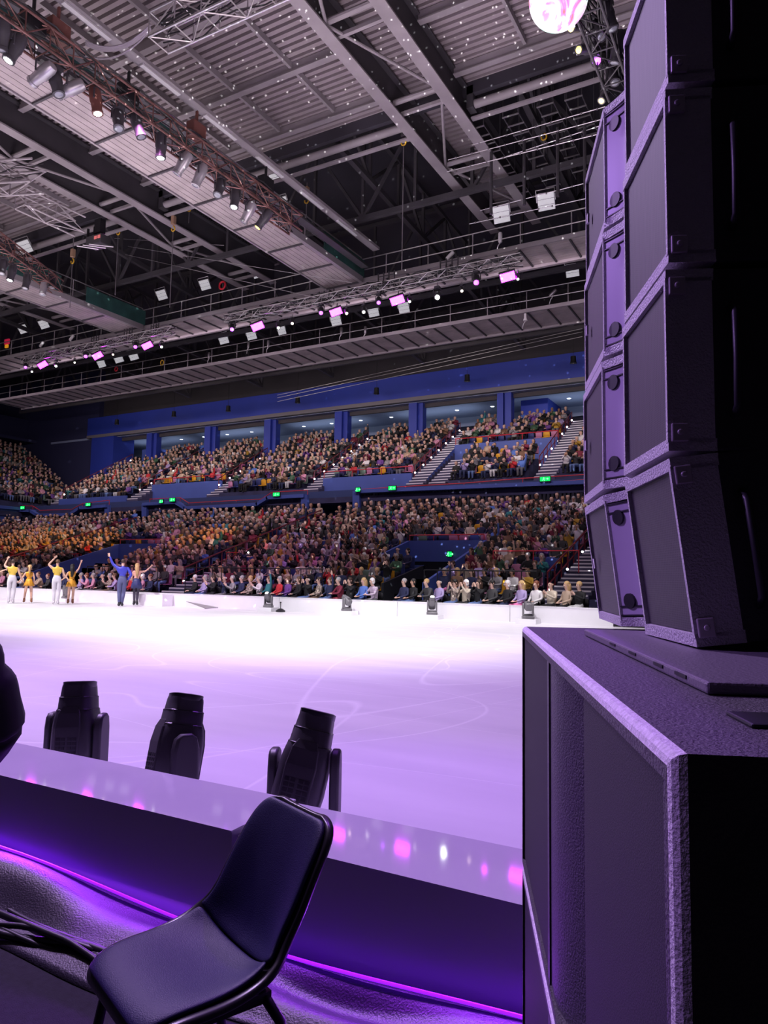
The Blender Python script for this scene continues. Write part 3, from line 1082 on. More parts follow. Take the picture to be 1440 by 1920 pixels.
mb = MB(); mb.tube((p.x, 21.0, ICE_Z + 0.1), (p.x, 21.0, ICE_Z + 0.33), 0.015, 8); mb.ball((p.x, 21, ICE_Z + 0.33), 0.03)
mb.build('rod', M_black, t)
# =============================================================== PEOPLE
SKIN_, TOP_, LEG_, SHOE_, EYE_ = 0, 1, 2, 3, 4


def skin_mesh(nodes, bones, root, sub=1, keep=None, grow=0.0):
    """nodes: {name: (pos, radius)}; bones: [(a, b, region)] -> (mesh, per-face region)"""
    use = [bn for bn in bones if keep is None or bn[2] in keep]
    nm = []
    for a, c, _ in use:
        for q in (a, c):
            if q not in nm:
                nm.append(q)
    ix = {q: i for i, q in enumerate(nm)}
    me = bpy.data.meshes.new('skeleton')
    me.from_pydata([tuple(nodes[q][0]) for q in nm], [(ix[a], ix[c]) for a, c, _ in use], [])
    ob = bpy.data.objects.new('skeleton', me)
    COL.objects.link(ob)
    ob.modifiers.new('skin', 'SKIN').use_smooth_shade = True
    if sub:
        s = ob.modifiers.new('sub', 'SUBSURF')
        s.levels = s.render_levels = sub
    for i, q in enumerate(nm):
        r = nodes[q][1]
        r = r if hasattr(r, '__len__') else (r, r)
        d = me.skin_vertices[0].data[i]
        d.radius = (r[0] + grow, r[1] + grow)
        d.use_root = (q == root)
    dg = bpy.context.evaluated_depsgraph_get()
    out = bpy.data.meshes.new_from_object(ob.evaluated_get(dg))
    bpy.data.objects.remove(ob)
    bpy.data.meshes.remove(me)
    n = len(out.polygons)
    cen = np.empty(n * 3); out.polygons.foreach_get('center', cen); cen = cen.reshape(-1, 3)
    best = np.full(n, 1e9); reg = np.zeros(n, int)
    for a, c, rg in use:
        p, q = np.array(nodes[a][0]), np.array(nodes[c][0])
        ra = nodes[a][1]; rc = nodes[c][1]
        ra = max(ra) if hasattr(ra, '__len__') else ra
        rc = max(rc) if hasattr(rc, '__len__') else rc
        d = q - p
        t = np.clip(((cen - p) @ d) / max(d @ d, 1e-9), 0, 1)
        dist = np.linalg.norm(cen - (p + t[:, None] * d), axis=1) - (ra + (rc - ra) * t) * 0.8
        m = dist < best
        best[m] = dist[m]; reg[m] = rg
    return out, reg


def add_hand(N, B, side, wrist, direction, palm_n, curl=0.25, r=0.0085, name='h', reg=SKIN_):
    """palm and five separate fingers continuing from node `wrist`"""
    w = Vector(N[wrist][0]); d = Vector(direction).normalized(); pn = Vector(palm_n).normalized()
    lat = d.cross(pn).normalized() * side
    pal = name + side_name(side) + 'palm'
    N[pal] = (tuple(w + d * 0.055), (0.034, 0.016))
    B.append((wrist, pal, reg))
    for f, (off, L) in enumerate(((-0.026, 0.068), (-0.009, 0.078), (0.009, 0.074), (0.025, 0.058))):
        k = w + d * 0.085 + lat * off
        m = k + d * L * 0.5 + lat * off * 0.25 + pn * L * curl * 0.35
        e = k + d * L * 0.92 + lat * off * 0.3 + pn * L * curl
        for q, pnt, rr in (('a', k, r * 1.1), ('b', m, r), ('c', e, r * 0.8)):
            N[f'{pal}{f}{q}'] = (tuple(pnt), rr)
        B += [(pal, f'{pal}{f}a', reg), (f'{pal}{f}a', f'{pal}{f}b', reg), (f'{pal}{f}b', f'{pal}{f}c', reg)]
    k = w + d * 0.03 - lat * 0.038 + pn * 0.008
    e = k + d * 0.05 - lat * 0.02 + pn * 0.02
    N[pal + 't'] = (tuple(k), r * 1.3); N[pal + 'u'] = (tuple(e), r)
    B += [(pal, pal + 't', reg), (pal + 't', pal + 'u', reg)]


def side_name(s):
    return 'R' if s > 0 else 'L'


def seated(pose, hi):
    """seated spectator facing -y, feet at z 0, hips over the origin"""
    sp = {'lap': -0.0, 'clap': -0.03, 'lean': -0.12, 'raise': 0.0, 'high': -0.02}[pose]
    N = {'pelvis': ((0, 0.02, 0.53), (0.155, 0.12)), 'waist': ((0, 0.02 + sp * 0.3, 0.68), (0.145, 0.115)), 'chest': ((0, 0.03 + sp * 0.7, 0.86), (0.165, 0.12)),
         'neckb': ((0, 0.03 + sp, 0.995), (0.075, 0.065)), 'neck': ((0, 0.018 + sp * 1.1, 1.06), 0.052), 'jaw': ((0, -0.01 + sp * 1.2, 1.125), (0.062, 0.07)),
         'head': ((0, 0.0 + sp * 1.2, 1.2), (0.078, 0.094)), 'crown': ((0, 0.012 + sp * 1.2, 1.265), (0.06, 0.072))}
    B = [('pelvis', 'waist', TOP_), ('waist', 'chest', TOP_), ('chest', 'neckb', TOP_), ('neckb', 'neck', SKIN_), ('neck', 'jaw', SKIN_), ('jaw', 'head', SKIN_), ('head', 'crown', SKIN_)]
    hands = {'lap': [((0.24, 0.0, 0.75), (0.11, -0.24, 0.66), (-0.6, -0.8, -0.1))] * 2,
             'clap': [((0.235, -0.06, 0.77), (0.055, -0.27, 0.90), (-0.25, -0.5, 0.8))] * 2,
             'lean': [((0.25, -0.18, 0.74), (0.08, -0.36, 0.72), (-0.7, -0.6, 0.1))] * 2,
             'high': [((0.23, -0.14, 0.86), (0.07, -0.22, 1.08), (-0.3, -0.1, 0.95))] * 2,
             'raise': [((0.25, -0.02, 1.18), (0.24, -0.06, 1.40), (0.0, -0.1, 1)), ((0.24, 0.0, 0.75), (0.11, -0.24, 0.66), (-0.6, -0.8, -0.1))]}[pose]
    for i, s in enumerate((1, -1)):
        el, wr, hd = hands[i]
        q = side_name(s)
        N['sh' + q] = ((s * 0.175, 0.03 + sp * 0.8, 0.955), 0.062)
        N['el' + q] = ((s * el[0], el[1] + sp * 0.3, el[2]), 0.047)
        N['wr' + q] = ((s * wr[0], wr[1] + sp * 0.3, wr[2]), 0.032)
        B += [('chest', 'sh' + q, TOP_), ('sh' + q, 'el' + q, TOP_), ('el' + q, 'wr' + q, TOP_)]
        d = Vector((s * hd[0], hd[1], hd[2]))
        if hi:
            pn = Vector((-s, 0, 0)) if pose in ('clap', 'high') else (Vector((0, -1, 0.2)) if pose == 'raise' and s > 0 else Vector((0, 0.1, -1)))
            add_hand(N, B, s, 'wr' + q, d, pn, r=0.009)
        else:
            N['hd' + q] = (tuple(Vector(N['wr' + q][0]) + d.normalized() * 0.1), (0.036, 0.028))
            B.append(('wr' + q, 'hd' + q, SKIN_))
        N['hip' + q] = ((s * 0.095, -0.06, 0.53), 0.085)
        N['kn' + q] = ((s * 0.115, -0.43, 0.50), 0.066)
        N['an' + q] = ((s * 0.11, -0.40, 0.1), 0.045)
        N['to' + q] = ((s * 0.12, -0.54, 0.045), 0.038)
        B += [('pelvis', 'hip' + q, LEG_), ('hip' + q, 'kn' + q, LEG_), ('kn' + q, 'an' + q, LEG_), ('an' + q, 'to' + q, SHOE_)]
    if hi:
        N['nose'] = ((0, -0.105 + sp * 1.2, 1.175), 0.014)
        B.append(('head', 'nose', SKIN_))
    return N, B, Vector((0, sp * 1.2, 1.2))


def finish_body(me, reg, mats_n=5, eyes=None):
    """material slots per region, dark eyes"""
    v = np.empty(len(me.vertices) * 3); me.vertices.foreach_get('co', v); v = v.reshape(-1, 3)
    F = [tuple(p.vertices) for p in me.polygons]
    mb = MB(); mb.v = [tuple(p) for p in v]; mb.f = F; mb.m = [int(r) for r in reg]
    if eyes is not None:
        for s in (-1, 1):
            mb.ball((eyes[0] + s * 0.032, eyes[1] - 0.083, eyes[2] + 0.012), 0.0125, 6, 4, EYE_)
        for q in (-0.5, 0.5):      # mouth
            pass
        mb.ball((eyes[0], eyes[1] - 0.083, eyes[2] - 0.062), (0.024, 0.008, 0.008), 8, 4, EYE_)
        for s in (-1, 1):
            mb.ball((eyes[0] + s * 0.085, eyes[1] + 0.008, eyes[2] - 0.005), (0.012, 0.022, 0.034), 6, 4, SKIN_)
    return mb


def hair_mb(c, kind, back=1):
    """hair cap round a head at c; face towards -y*back"""
    mb = MB()
    c = Vector(c)
    if kind == 'bald':
        mb.ball(c + Vector((0, 0.045 * back, -0.005)), (0.086, 0.062, 0.05), 12, 6)
    else:
        mb.ball(c + Vector((0, 0.026 * back, 0.034)), (0.094, 0.096, 0.094), 14, 8)
    if kind == 'bob':
        mb.ball(c + Vector((0, 0.04 * back, -0.03)), (0.1, 0.078, 0.1), 12, 7)
    if kind == 'long':
        mb.path([c + Vector((0, 0.05 * back, 0.03)), c + Vector((0, 0.07 * back, -0.06)), c + Vector((0, 0.085 * back, -0.16)), c + Vector((0, 0.095 * back, -0.28))], 0.08, 10,
                radii=[0.09, 0.1, 0.095, 0.06])
    if kind == 'cap':
        mb.box(c.x - 0.07, c.x + 0.07, c.y - 0.17, c.y - 0.05, c.z + 0.045, c.z + 0.06)
    return mb


POSES = ['lap', 'clap', 'lean', 'high', 'raise']
BODY_HI, BODY_LO, HEADC = {}, {}, {}
for ps in POSES:
    N, B, hc = seated(ps, True)
    me, reg = skin_mesh(N, B, 'pelvis', 1)
    BODY_HI[ps] = finish_body(me, reg, eyes=hc)
    HEADC[ps] = hc
    N, B, hc = seated(ps, False)
    me, reg = skin_mesh(N, B, 'pelvis', 0)
    BODY_LO[ps] = finish_body(me, reg)


def mesh_of(mb, name, nslots, smooth=True):
    me = bpy.data.meshes.new(name)
    me.from_pydata(mb.v, [], mb.f)
    for i in range(nslots):
        me.materials.append(M_black)
    me.polygons.foreach_set('material_index', mb.m)
    me.polygons.foreach_set('use_smooth', [smooth] * len(mb.f))
    me.update()
    return me


ME_HI = {p: mesh_of(BODY_HI[p], 'person', 5) for p in POSES}
ME_HAIR = {(p, h): mesh_of(hair_mb(HEADC[p], h), 'hair', 1) for p in POSES for h in ('short', 'bob', 'long', 'bald', 'cap')}

TOPS = {'black': (0.012, 0.012, 0.015), 'navy': (0.02, 0.025, 0.08), 'charcoal': (0.05, 0.05, 0.055), 'white': (0.72, 0.7, 0.72), 'cream': (0.6, 0.52, 0.42), 'pink': (0.62, 0.28, 0.42),
        'lilac': (0.42, 0.34, 0.62), 'maroon': (0.2, 0.02, 0.05), 'red': (0.55, 0.03, 0.04), 'grey': (0.28, 0.27, 0.29), 'teal': (0.03, 0.2, 0.22), 'purple': (0.16, 0.06, 0.3),
        'blue': (0.1, 0.2, 0.6), 'brown': (0.2, 0.11, 0.07), 'beige': (0.48, 0.36, 0.27), 'green': (0.06, 0.14, 0.08), 'mustard': (0.5, 0.3, 0.04)}
TOPW = [22, 12, 12, 10, 6, 6, 5, 4, 3, 9, 3, 3, 4, 5, 5, 3, 2]
LEGC = {'black': (0.012, 0.012, 0.016), 'navy': (0.02, 0.03, 0.09), 'denim': (0.1, 0.16, 0.36), 'grey': (0.14, 0.14, 0.16), 'brown': (0.14, 0.09, 0.06), 'pink': (0.75, 0.2, 0.45), 'maroon': (0.18, 0.02, 0.04), 'white': (0.6, 0.6, 0.62)}
HAIRC = {'black': (0.012, 0.01, 0.01), 'dark brown': (0.045, 0.022, 0.014), 'brown': (0.12, 0.06, 0.03), 'blond': (0.55, 0.36, 0.16), 'grey': (0.35, 0.34, 0.35), 'white': (0.75, 0.73, 0.74), 'auburn': (0.2, 0.06, 0.03)}
M_top = {k: mat('cloth_' + k, c, 0.85, bump=0.3, bscale=90) for k, c in TOPS.items()}
M_leg = {k: mat('trousers_' + k, c, 0.85) for k, c in LEGC.items()}
M_hair = {k: mat('hair_' + k.replace(' ', '_'), c, 0.6, bump=0.4, bscale=60) for k, c in HAIRC.items()}
M_eye = mat('dark_eye', (0.03, 0.015, 0.012), 0.3)
M_stripe = mat('striped_top', (0.6, 0.5, 0.62), 0.85)
nts = M_stripe.node_tree
wv = nts.nodes.new('ShaderNodeTexWave'); wv.inputs['Scale'].default_value = 7; wv.bands_direction = 'Z'
tcs = nts.nodes.new('ShaderNodeTexCoord'); rs = nts.nodes.new('ShaderNodeValToRGB'); rs.color_ramp.interpolation = 'CONSTANT'
rs.color_ramp.elements[0].color = (0.75, 0.7, 0.76, 1); rs.color_ramp.elements[1].position = 0.5; rs.color_ramp.elements[1].color = (0.3, 0.16, 0.36, 1)
nts.links.new(tcs.outputs['Object'], wv.inputs['Vector']); nts.links.new(wv.outputs['Fac'], rs.inputs['Fac']); nts.links.new(rs.outputs['Color'], nts.nodes['Principled BSDF'].inputs['Base Color'])
M_patt = mat('patterned_top', (0.35, 0.28, 0.24), 0.85, var=0.9, vscale=14)
M_top['striped'] = M_stripe
M_top['patterned'] = M_patt

POSE_WORD = {'lap': 'hands in lap', 'clap': 'clapping', 'lean': 'leaning forward', 'high': 'clapping high', 'raise': 'one arm raised'}


def spectator(p, rz, pose, top, leg, hair, hk, skin, label, group, scale=1.0):
    o = bpy.data.objects.new('person', ME_HI[pose])
    COL.objects.link(o)
    o.matrix_basis = Matrix.Translation(Vector(p)) @ Matrix.Rotation(rz, 4, 'Z') @ Matrix.Scale(scale, 4)
    tag(o, label, 'person', group)
    for i, m in enumerate((M_skin[skin], M_top[top], M_leg[leg], M_black, M_eye)):
        o.material_slots[i].link = 'OBJECT'
        o.material_slots[i].material = m
    h = bpy.data.objects.new('hair' if hk != 'cap' else 'cap', ME_HAIR[(pose, hk)])
    COL.objects.link(h)
    h.parent = o
    h.material_slots[0].link = 'OBJECT'
    h.material_slots[0].material = M_hair[hair]
    return o


# ----------------------------------------------------------------- skaters
def skater(px, py, H, joints, cols, hair, label, skirt=None, female=False, long_sleeves=False, dz=0.0):
    """standing figure seen from behind; joints in (right, away, up) metres for a 1.75 m body"""
    g = PZ(px, py, ICE_Z)
    to = Vector((g.x, g.y, 0)).normalized()
    rt = Vector((to.y, -to.x, 0))
    M = Matrix((rt, to, Vector((0, 0, 1)))).transposed().to_4x4()
    M.translation = Vector((g.x, g.y, ICE_Z))
    k = H / 1.75
    f = 0.86 if female else 1.0
    lift = 0.06
    N = {'pelvis': ((0, 0, 0.98), (0.135 * (1.0 if female else 0.98), 0.10)), 'waist': ((0, 0.0, 1.14), (0.115 * f, 0.085)), 'chest': ((0, 0.0, 1.33), (0.155 * f, 0.105)),
         'neckb': ((0, -0.01, 1.46), (0.075, 0.06)), 'neck': ((0, 0, 1.52), 0.05), 'jaw': ((0, 0.02, 1.585), (0.062, 0.07)), 'head': ((0, 0.012, 1.665), (0.076, 0.092)), 'crown': ((0, 0.0, 1.73), (0.055, 0.065)),
         'nose': ((0, 0.115, 1.64), 0.014)}
    B = [('pelvis', 'waist', 'hipcl'), ('waist', 'chest', 'torso'), ('chest', 'neckb', 'torso'), ('neckb', 'neck', 'skin'), ('neck', 'jaw', 'skin'), ('jaw', 'head', 'skin'), ('head', 'crown', 'skin'), ('head', 'nose', 'skin')]
    arm = 'sleeve' if long_sleeves else 'skin'
    for s in (1, -1):
        q = side_name(s)
        N['sh' + q] = ((s * 0.175 * f, 0, 1.42), 0.058 * f)
        el, wr = joints['el' + q], joints['wr' + q]
        N['el' + q] = (el, 0.043 * f)
        N['wr' + q] = (wr, 0.029 * f)
        B += [('chest', 'sh' + q, 'torso'), ('sh' + q, 'el' + q, arm), ('el' + q, 'wr' + q, arm)]
        d = (Vector(wr) - Vector(el)).normalized()
        pn = Vector(joints.get('pn' + q, (0, 1, 0)))
        pn = (pn - d * pn.dot(d))
        add_hand(N, B, s, 'wr' + q, d, pn if pn.length > 0.05 else Vector((s, 0, 0)), curl=0.35, reg='skin')
        hx, kx, ax = joints.get('leg' + q, (s * 0.09, s * 0.1, s * 0.1))
        ky = joints.get('ky', 0.0)
        N['hip' + q] = ((hx, 0.0, 0.93), 0.098 * (1.0 if not female else 0.95))
        N['kn' + q] = ((kx, 0.03, 0.52), 0.062)
        N['cf' + q] = (((kx + ax) / 2, -0.012, 0.36), 0.058)
        N['an' + q] = ((ax, -0.01, 0.13), 0.04)
        N['to' + q] = ((ax + s * 0.03, 0.13, 0.075), 0.036)
        N['hl' + q] = ((ax, -0.05, 0.085), 0.036)
        B += [('pelvis', 'hip' + q, 'hipcl'), ('hip' + q, 'kn' + q, 'thigh'), ('kn' + q, 'cf' + q, 'shin'), ('cf' + q, 'an' + q, 'shin'), ('an' + q, 'to' + q, 'boot'), ('an' + q, 'hl' + q, 'boot')]
    regs = ['skin', 'torso', 'sleeve', 'hipcl', 'thigh', 'shin', 'boot']
    B2 = [(a, c, regs.index(r)) for a, c, r in B]
    if k != 1:
        N = {q: (tuple(Vector(p) * k), (tuple(x * k for x in r) if hasattr(r, '__len__') else r * k)) for q, (p, r) in N.items()}
    me, reg = skin_mesh(N, B2, 'pelvis', 2)
    low = cols.get('trousers') or cols.get('skirt')
    slot = {'skin': 0, 'torso': 1, 'sleeve': 1, 'hipcl': 2, 'thigh': 3, 'shin': 3, 'boot': 4}
    mb = finish_body(me, [slot[regs[r]] for r in reg])
    mb.v = [tuple(M @ Vector(p)) for p in mb.v]
    skin = cols['skin']
    o = mb.build('person', [skin, cols['top'], low, cols.get('trousers') or cols.get('stocking') or skin, cols['boot']], None, smooth=True)
    hc = Vector(N['head'][0])
    # eyes and ears belong to the continuous body: add as small bumps in the face
    tag(o, label, 'person', 'skaters waving to the audience')
    # clothes grown over the body, region by region
    def cloth(name, keep, m, grow):
        kk = [regs.index(r) for r in keep]
        me2, reg2 = skin_mesh(N, [bn for bn in B2 if bn[2] in kk], [a for a, c, r in B2 if r in kk][0] if 'pelvis' not in [x for bn in B2 if bn[2] in kk for x in bn[:2]] else 'pelvis', 2, None, grow)
        b2 = finish_body(me2, [0] * len(me2.polygons))
        b2.v = [tuple(M @ Vector(p)) for p in b2.v]
        return b2.build(name, m, o, smooth=True)
    top_keep = ['torso'] + (['sleeve'] if long_sleeves else [])
    cloth('shirt' if not skirt else 'bodice', top_keep, cols['top'], 0.012)
    if 'trousers' in cols:
        cloth('trousers', ['hipcl', 'thigh', 'shin'], cols['trousers'], 0.016)
    if skirt:
        R = []
        for (w, z) in ((0.115, 1.12), (0.145, 1.02), (0.185, 0.92), (0.215, skirt)):
            ring = []
            for j in range(28):
                t = 2 * PI * j / 28
                wob = 1 + (0.07 * math.cos(9 * t) if z < 1.0 else 0)
                zz = z + (0.025 * math.sin(7 * t) if z == skirt else 0)
                ring.append(M @ (Vector((w * wob * math.cos(t), w * 0.78 * wob * math.sin(t), zz)) * k))
            R.append(ring)
        b2 = MB(); b2.rings(R, cap=False)
        sk = b2.build('skirt', cols['skirt'], o, smooth=True)
        ms = sk.modifiers.new('t', 'SOLIDIFY'); ms.thickness = 0.008
    if 'stocking' in cols:
        cloth('stockings', ['thigh', 'shin'], cols['stocking'], 0.004)
    # boots with blades
    b2m = cloth('skating_boots', ['boot'], cols['boot'], 0.012) if False else None
    for s in (1, -1):
        q = side_name(s)
        bb = MB()
        an, to_, hl = (Vector(N[n_ + q][0]) for n_ in ('an', 'to', 'hl'))
        bb.path([an + Vector((0, 0, 0.09)), an + Vector((0, 0, 0.02)), an + Vector((0, 0.0, -0.03))], 0.06, 10, radii=[0.05 * k, 0.055 * k, 0.056 * k])
        bb.path([hl + Vector((0, -0.02, 0)), (hl + to_) / 2, to_ + Vector((0, 0.03, -0.008))], 0.05, 10, radii=[0.044 * k, 0.05 * k, 0.034 * k])
        bb.v = [tuple(M @ Vector(p)) for p in bb.v]
        bt = bb.build('skating_boot', cols['boot'], o, smooth=True)
        bl = MB()
        c0 = (hl + to_) / 2
        bl.box(c0.x - 0.003, c0.x + 0.003, hl.y - 0.05, to_.y + 0.06, 0.0, 0.035)
        bl.v = [tuple(M @ Vector(p)) for p in bl.v]
        bl.build('blade', M_alu, bt)
    hb = MB()
    if hair[0] == 'long':
        hb.ball(hc + Vector((0, -0.018, 0.028)), (0.09, 0.1, 0.09), 16, 9)
        hb.path([hc + Vector((0, -0.06, 0.02)), hc + Vector((0.0, -0.1, -0.1)), hc + Vector((0.01, -0.125, -0.25)), hc + Vector((0.0, -0.125, -0.42))], 0.06, 12, radii=[0.08, 0.085, 0.07, 0.03])
    elif hair[0] == 'pony':
        hb.ball(hc + Vector((0, -0.018, 0.028)), (0.085, 0.096, 0.088), 16, 9)
        hb.path([hc + Vector((0, -0.1, 0.05)), hc + Vector((0.0, -0.15, -0.02)), hc + Vector((0.0, -0.14, -0.16)), hc + Vector((0.0, -0.13, -0.28))], 0.04, 10, radii=[0.03, 0.042, 0.036, 0.012])
    else:
        hb.ball(hc + Vector((0, -0.016, 0.026)), (0.084, 0.094, 0.085), 16, 9)
    hb.v = [tuple(M @ Vector(p)) for p in hb.v]
    hb.build('hair', hair[1], o, smooth=True)
    return o, M, N


M_gold = mat('gold_sequin_cloth', (0.75, 0.36, 0.03), 0.35, 0.25, bump=0.8, bscale=140)
M_yel = mat('yellow_satin', (0.8, 0.55, 0.08), 0.5)
M_wtr = mat('white_trousers', (0.82, 0.78, 0.86), 0.7)
M_dblu = mat('deep_blue_satin', (0.04, 0.05, 0.42), 0.45)
M_slate = mat('slate_trousers', (0.08, 0.09, 0.2), 0.7)
M_tan = mat('tan_boot', (0.28, 0.12, 0.06), 0.4)
M_skl = mat('skater_skin', (0.72, 0.44, 0.33), 0.5)
M_peach = mat('peach_bodice', (0.72, 0.4, 0.3), 0.5)
M_nskirt = mat('navy_skirt', (0.03, 0.04, 0.14), 0.5)
M_wboot = mat('white_boot', (0.7, 0.65, 0.72), 0.4)
DOWN_R = dict(elR=(0.25, -0.02, 1.14), wrR=(0.27, 0.04, 0.92))
DOWN_L = dict(elL=(-0.25, -0.02, 1.14), wrL=(-0.27, 0.04, 0.92))
skater(20, 1131.5, 1.74, dict(elL=(-0.31, 0.05, 1.50), wrL=(-0.21, 0.1, 1.75), elR=(0.27, 0.0, 1.16), wrR=(0.36, 0.05, 0.95), legL=(-0.085, -0.09, -0.075), legR=(0.085, 0.08, 0.07)),
       dict(skin=M_skl, top=M_yel, trousers=M_wtr, boot=M_wboot), ('short', M_hair['dark brown']), 'man in yellow top and white trousers holding hands with the blonde woman')
skater(52, 1130.5, 1.52, dict(elL=(-0.27, 0.02, 1.2), wrL=(-0.40, 0.04, 1.04), elR=(0.22, -0.02, 1.14), wrR=(0.22, 0.04, 0.92), legL=(-0.09, -0.13, -0.16), legR=(0.09, 0.12, 0.14)),
       dict(skin=M_skl, top=M_gold, skirt=M_gold, boot=M_tan), ('pony', M_hair['blond']), 'blonde woman with a ponytail in short gold fringed dress on the ice', skirt=0.80, female=True)
skater(104, 1133.5, 1.76, dict(elL=(-0.33, 0.05, 1.56), wrL=(-0.13, 0.08, 1.80), elR=(0.25, -0.02, 1.17), wrR=(0.38, -0.04, 1.02), legL=(-0.085, -0.085, -0.07), legR=(0.085, 0.08, 0.07)),
       dict(skin=M_skl, top=M_yel, trousers=M_wtr, boot=M_wboot), ('short', M_hair['brown']), 'man in yellow top and white trousers beside the woman with long black hair')
skater(132, 1132.5, 1.58, dict(elL=(-0.26, 0.0, 1.18), wrL=(-0.42, 0.02, 1.06), elR=(0.27, 0.02, 1.58), wrR=(0.34, 0.05, 1.84), legL=(-0.085, -0.08, -0.10), legR=(0.085, 0.09, 0.08)),
       dict(skin=M_skl, top=M_gold, skirt=M_gold, boot=M_tan), ('long', M_hair['black']), 'woman with long black hair in gold dress on the ice with right arm raised', skirt=0.78, female=True)
skater(227, 1138, 1.8, dict(elL=(-0.36, 0.05, 1.58), wrL=(-0.47, 0.08, 1.84), elR=(0.31, -0.08, 1.18), wrR=(0.18, 0.03, 0.99), legL=(-0.08, -0.09, -0.07), legR=(0.08, 0.06, 0.02)),
       dict(skin=M_skl, top=M_dblu, trousers=M_slate, boot=M_black), ('short', M_hair['dark brown']), 'man in blue long-sleeved shirt and slate trousers on the ice with left arm up', long_sleeves=True)
skater(254, 1135.5, 1.66, dict(elR=(0.34, 0.05, 1.44), wrR=(0.52, 0.1, 1.62), elL=(-0.2, -0.02, 1.17), wrL=(-0.16, 0.08, 1.0), legL=(-0.08, -0.07, -0.06), legR=(0.08, 0.06, 0.05)),
       dict(skin=M_skl, top=M_peach, skirt=M_nskirt, boot=M_black, stocking=mat('dark_stockings', (0.05, 0.04, 0.07), 0.5)), ('long', M_hair['blond']), 'blonde woman in peach top and navy skirt on the ice waving to the right', skirt=0.72, female=True)
skater(-20, 1131, 1.6, dict(elR=(0.3, 0.02, 1.36), wrR=(0.53, 0.04, 1.46), elL=(-0.25, 0, 1.14), wrL=(-0.3, 0.04, 0.92)),
       dict(skin=M_skl, top=M_gold, skirt=M_gold, boot=M_tan), ('pony', M_hair['brown']), 'skater cut off by the left frame edge, bare arm reaching to the man in yellow', skirt=0.80, female=True)

# --------------------------------------------- onlooker in a padded jacket
E_ = Vector((-1.10, 0.62, 0))
pc = Vector((-1.52, 0.80, 0))
tdir = Vector((-0.5, 0.87, 0))
N = {'pelvis': ((0, 0, 0.98), (0.16, 0.12)), 'waist': ((0, 0, 1.14), (0.15, 0.12)), 'chest': ((0, 0, 1.33), (0.18, 0.13)), 'neckb': ((0, 0, 1.47), (0.08, 0.07)), 'neck': ((0, 0.01, 1.53), 0.055),
     'jaw': ((0, 0.03, 1.6), (0.065, 0.072)), 'head': ((0, 0.02, 1.68), (0.08, 0.095)), 'crown': ((0, 0.01, 1.75), (0.06, 0.07)), 'nose': ((0, 0.125, 1.655), 0.015)}
B = [('pelvis', 'waist', 0), ('waist', 'chest', 0), ('chest', 'neckb', 0), ('neckb', 'neck', 0), ('neck', 'jaw', 0), ('jaw', 'head', 0), ('head', 'crown', 0), ('head', 'nose', 0)]
for s in (1, -1):
    q = side_name(s)
    N['sh' + q] = ((s * 0.2, 0, 1.42), 0.07); N['el' + q] = ((s * 0.33, 0.02, 1.13), 0.055); N['wr' + q] = ((s * 0.16, 0.24, 1.2), 0.034)
    B += [('chest', 'sh' + q, 0), ('sh' + q, 'el' + q, 0), ('el' + q, 'wr' + q, 0)]
    add_hand(N, B, s, 'wr' + q, Vector((-s * 0.5, 0.5, 0.4)), Vector((-s, 0, 0)))
    N['hip' + q] = ((s * 0.1, 0, 0.93), 0.1); N['kn' + q] = ((s * 0.11, 0.02, 0.5), 0.068); N['an' + q] = ((s * 0.11, 0, 0.1), 0.048); N['to' + q] = ((s * 0.13, 0.17, 0.045), 0.042)
    B += [('pelvis', 'hip' + q, 0), ('hip' + q, 'kn' + q, 0), ('kn' + q, 'an' + q, 0), ('an' + q, 'to' + q, 0)]
me, reg = skin_mesh(N, B, 'pelvis', 2)
MJ = Matrix.Translation((-1.688, 0.72, 0)) @ Matrix.Rotation(math.radians(50), 4, 'Z') @ Matrix.Scale(0.905, 4)
M_jack = mat('black_padded_nylon', (0.008, 0.008, 0.012), 0.75)
cz = np.empty(len(me.polygons) * 3); me.polygons.foreach_get('center', cz); cz = cz.reshape(-1, 3)
mbp = finish_body(me, [0 if (c[2] > 1.49 or (c[1] > 0.27 and c[2] > 1.0)) else 1 for c in cz])
mbp.v = [tuple(MJ @ Vector(p)) for p in mbp.v]
pj = mbp.build('person', [M_skin[0], M_jack], smooth=True)
tag(pj, 'person in black padded jacket at the left frame edge, only the bent elbow showing', 'person')
mb = MB()
def puff(pts, radii, n):
    P, R = [], []
    for i in range(n + 1):
        t = i / n * (len(pts) - 1)
        a = min(int(t), len(pts) - 2)
        P.append(Vector(pts[a]).lerp(Vector(pts[a + 1]), t - a))
        R.append(radii[a] + (radii[a + 1] - radii[a]) * (t - a) + 0.010 * (abs(math.sin(i * PI / 4)) - 0.5))
    mb.path(P, 0.1, 18, radii=R)
for s in (1, -1):
    puff([(s * 0.16, 0, 1.44), (s * 0.255, 0.0, 1.30), (s * 0.325, 0.02, 1.16), (s * 0.318, 0.05, 1.1), (s * 0.26, 0.12, 1.10), (s * 0.17, 0.22, 1.18)], [0.09, 0.098, 0.094, 0.088, 0.08, 0.06], 40)
puff([(0, 0, 0.85), (0, 0, 1.1), (0, 0, 1.35), (0, 0, 1.5)], [0.2, 0.2, 0.21, 0.09], 36)
mb.v = [tuple(MJ @ Vector(p)) for p in mb.v]
mb.build('jacket', M_jack, pj, smooth=True)
mb = MB()
for s in (1, -1):
    mb.path([MJ @ Vector(p) for p in ((s * 0.1, 0, 0.98), (s * 0.11, 0.02, 0.5), (s * 0.11, 0, 0.1))], 0.1, 14, radii=[0.12, 0.085, 0.075])
mb.build('trousers', M_leg['black'], pj, smooth=True)
mb = MB(); mb.ball((0, 0.0, 1.71), (0.092, 0.1, 0.09), 14, 8); mb.v = [tuple(MJ @ Vector(p)) for p in mb.v]
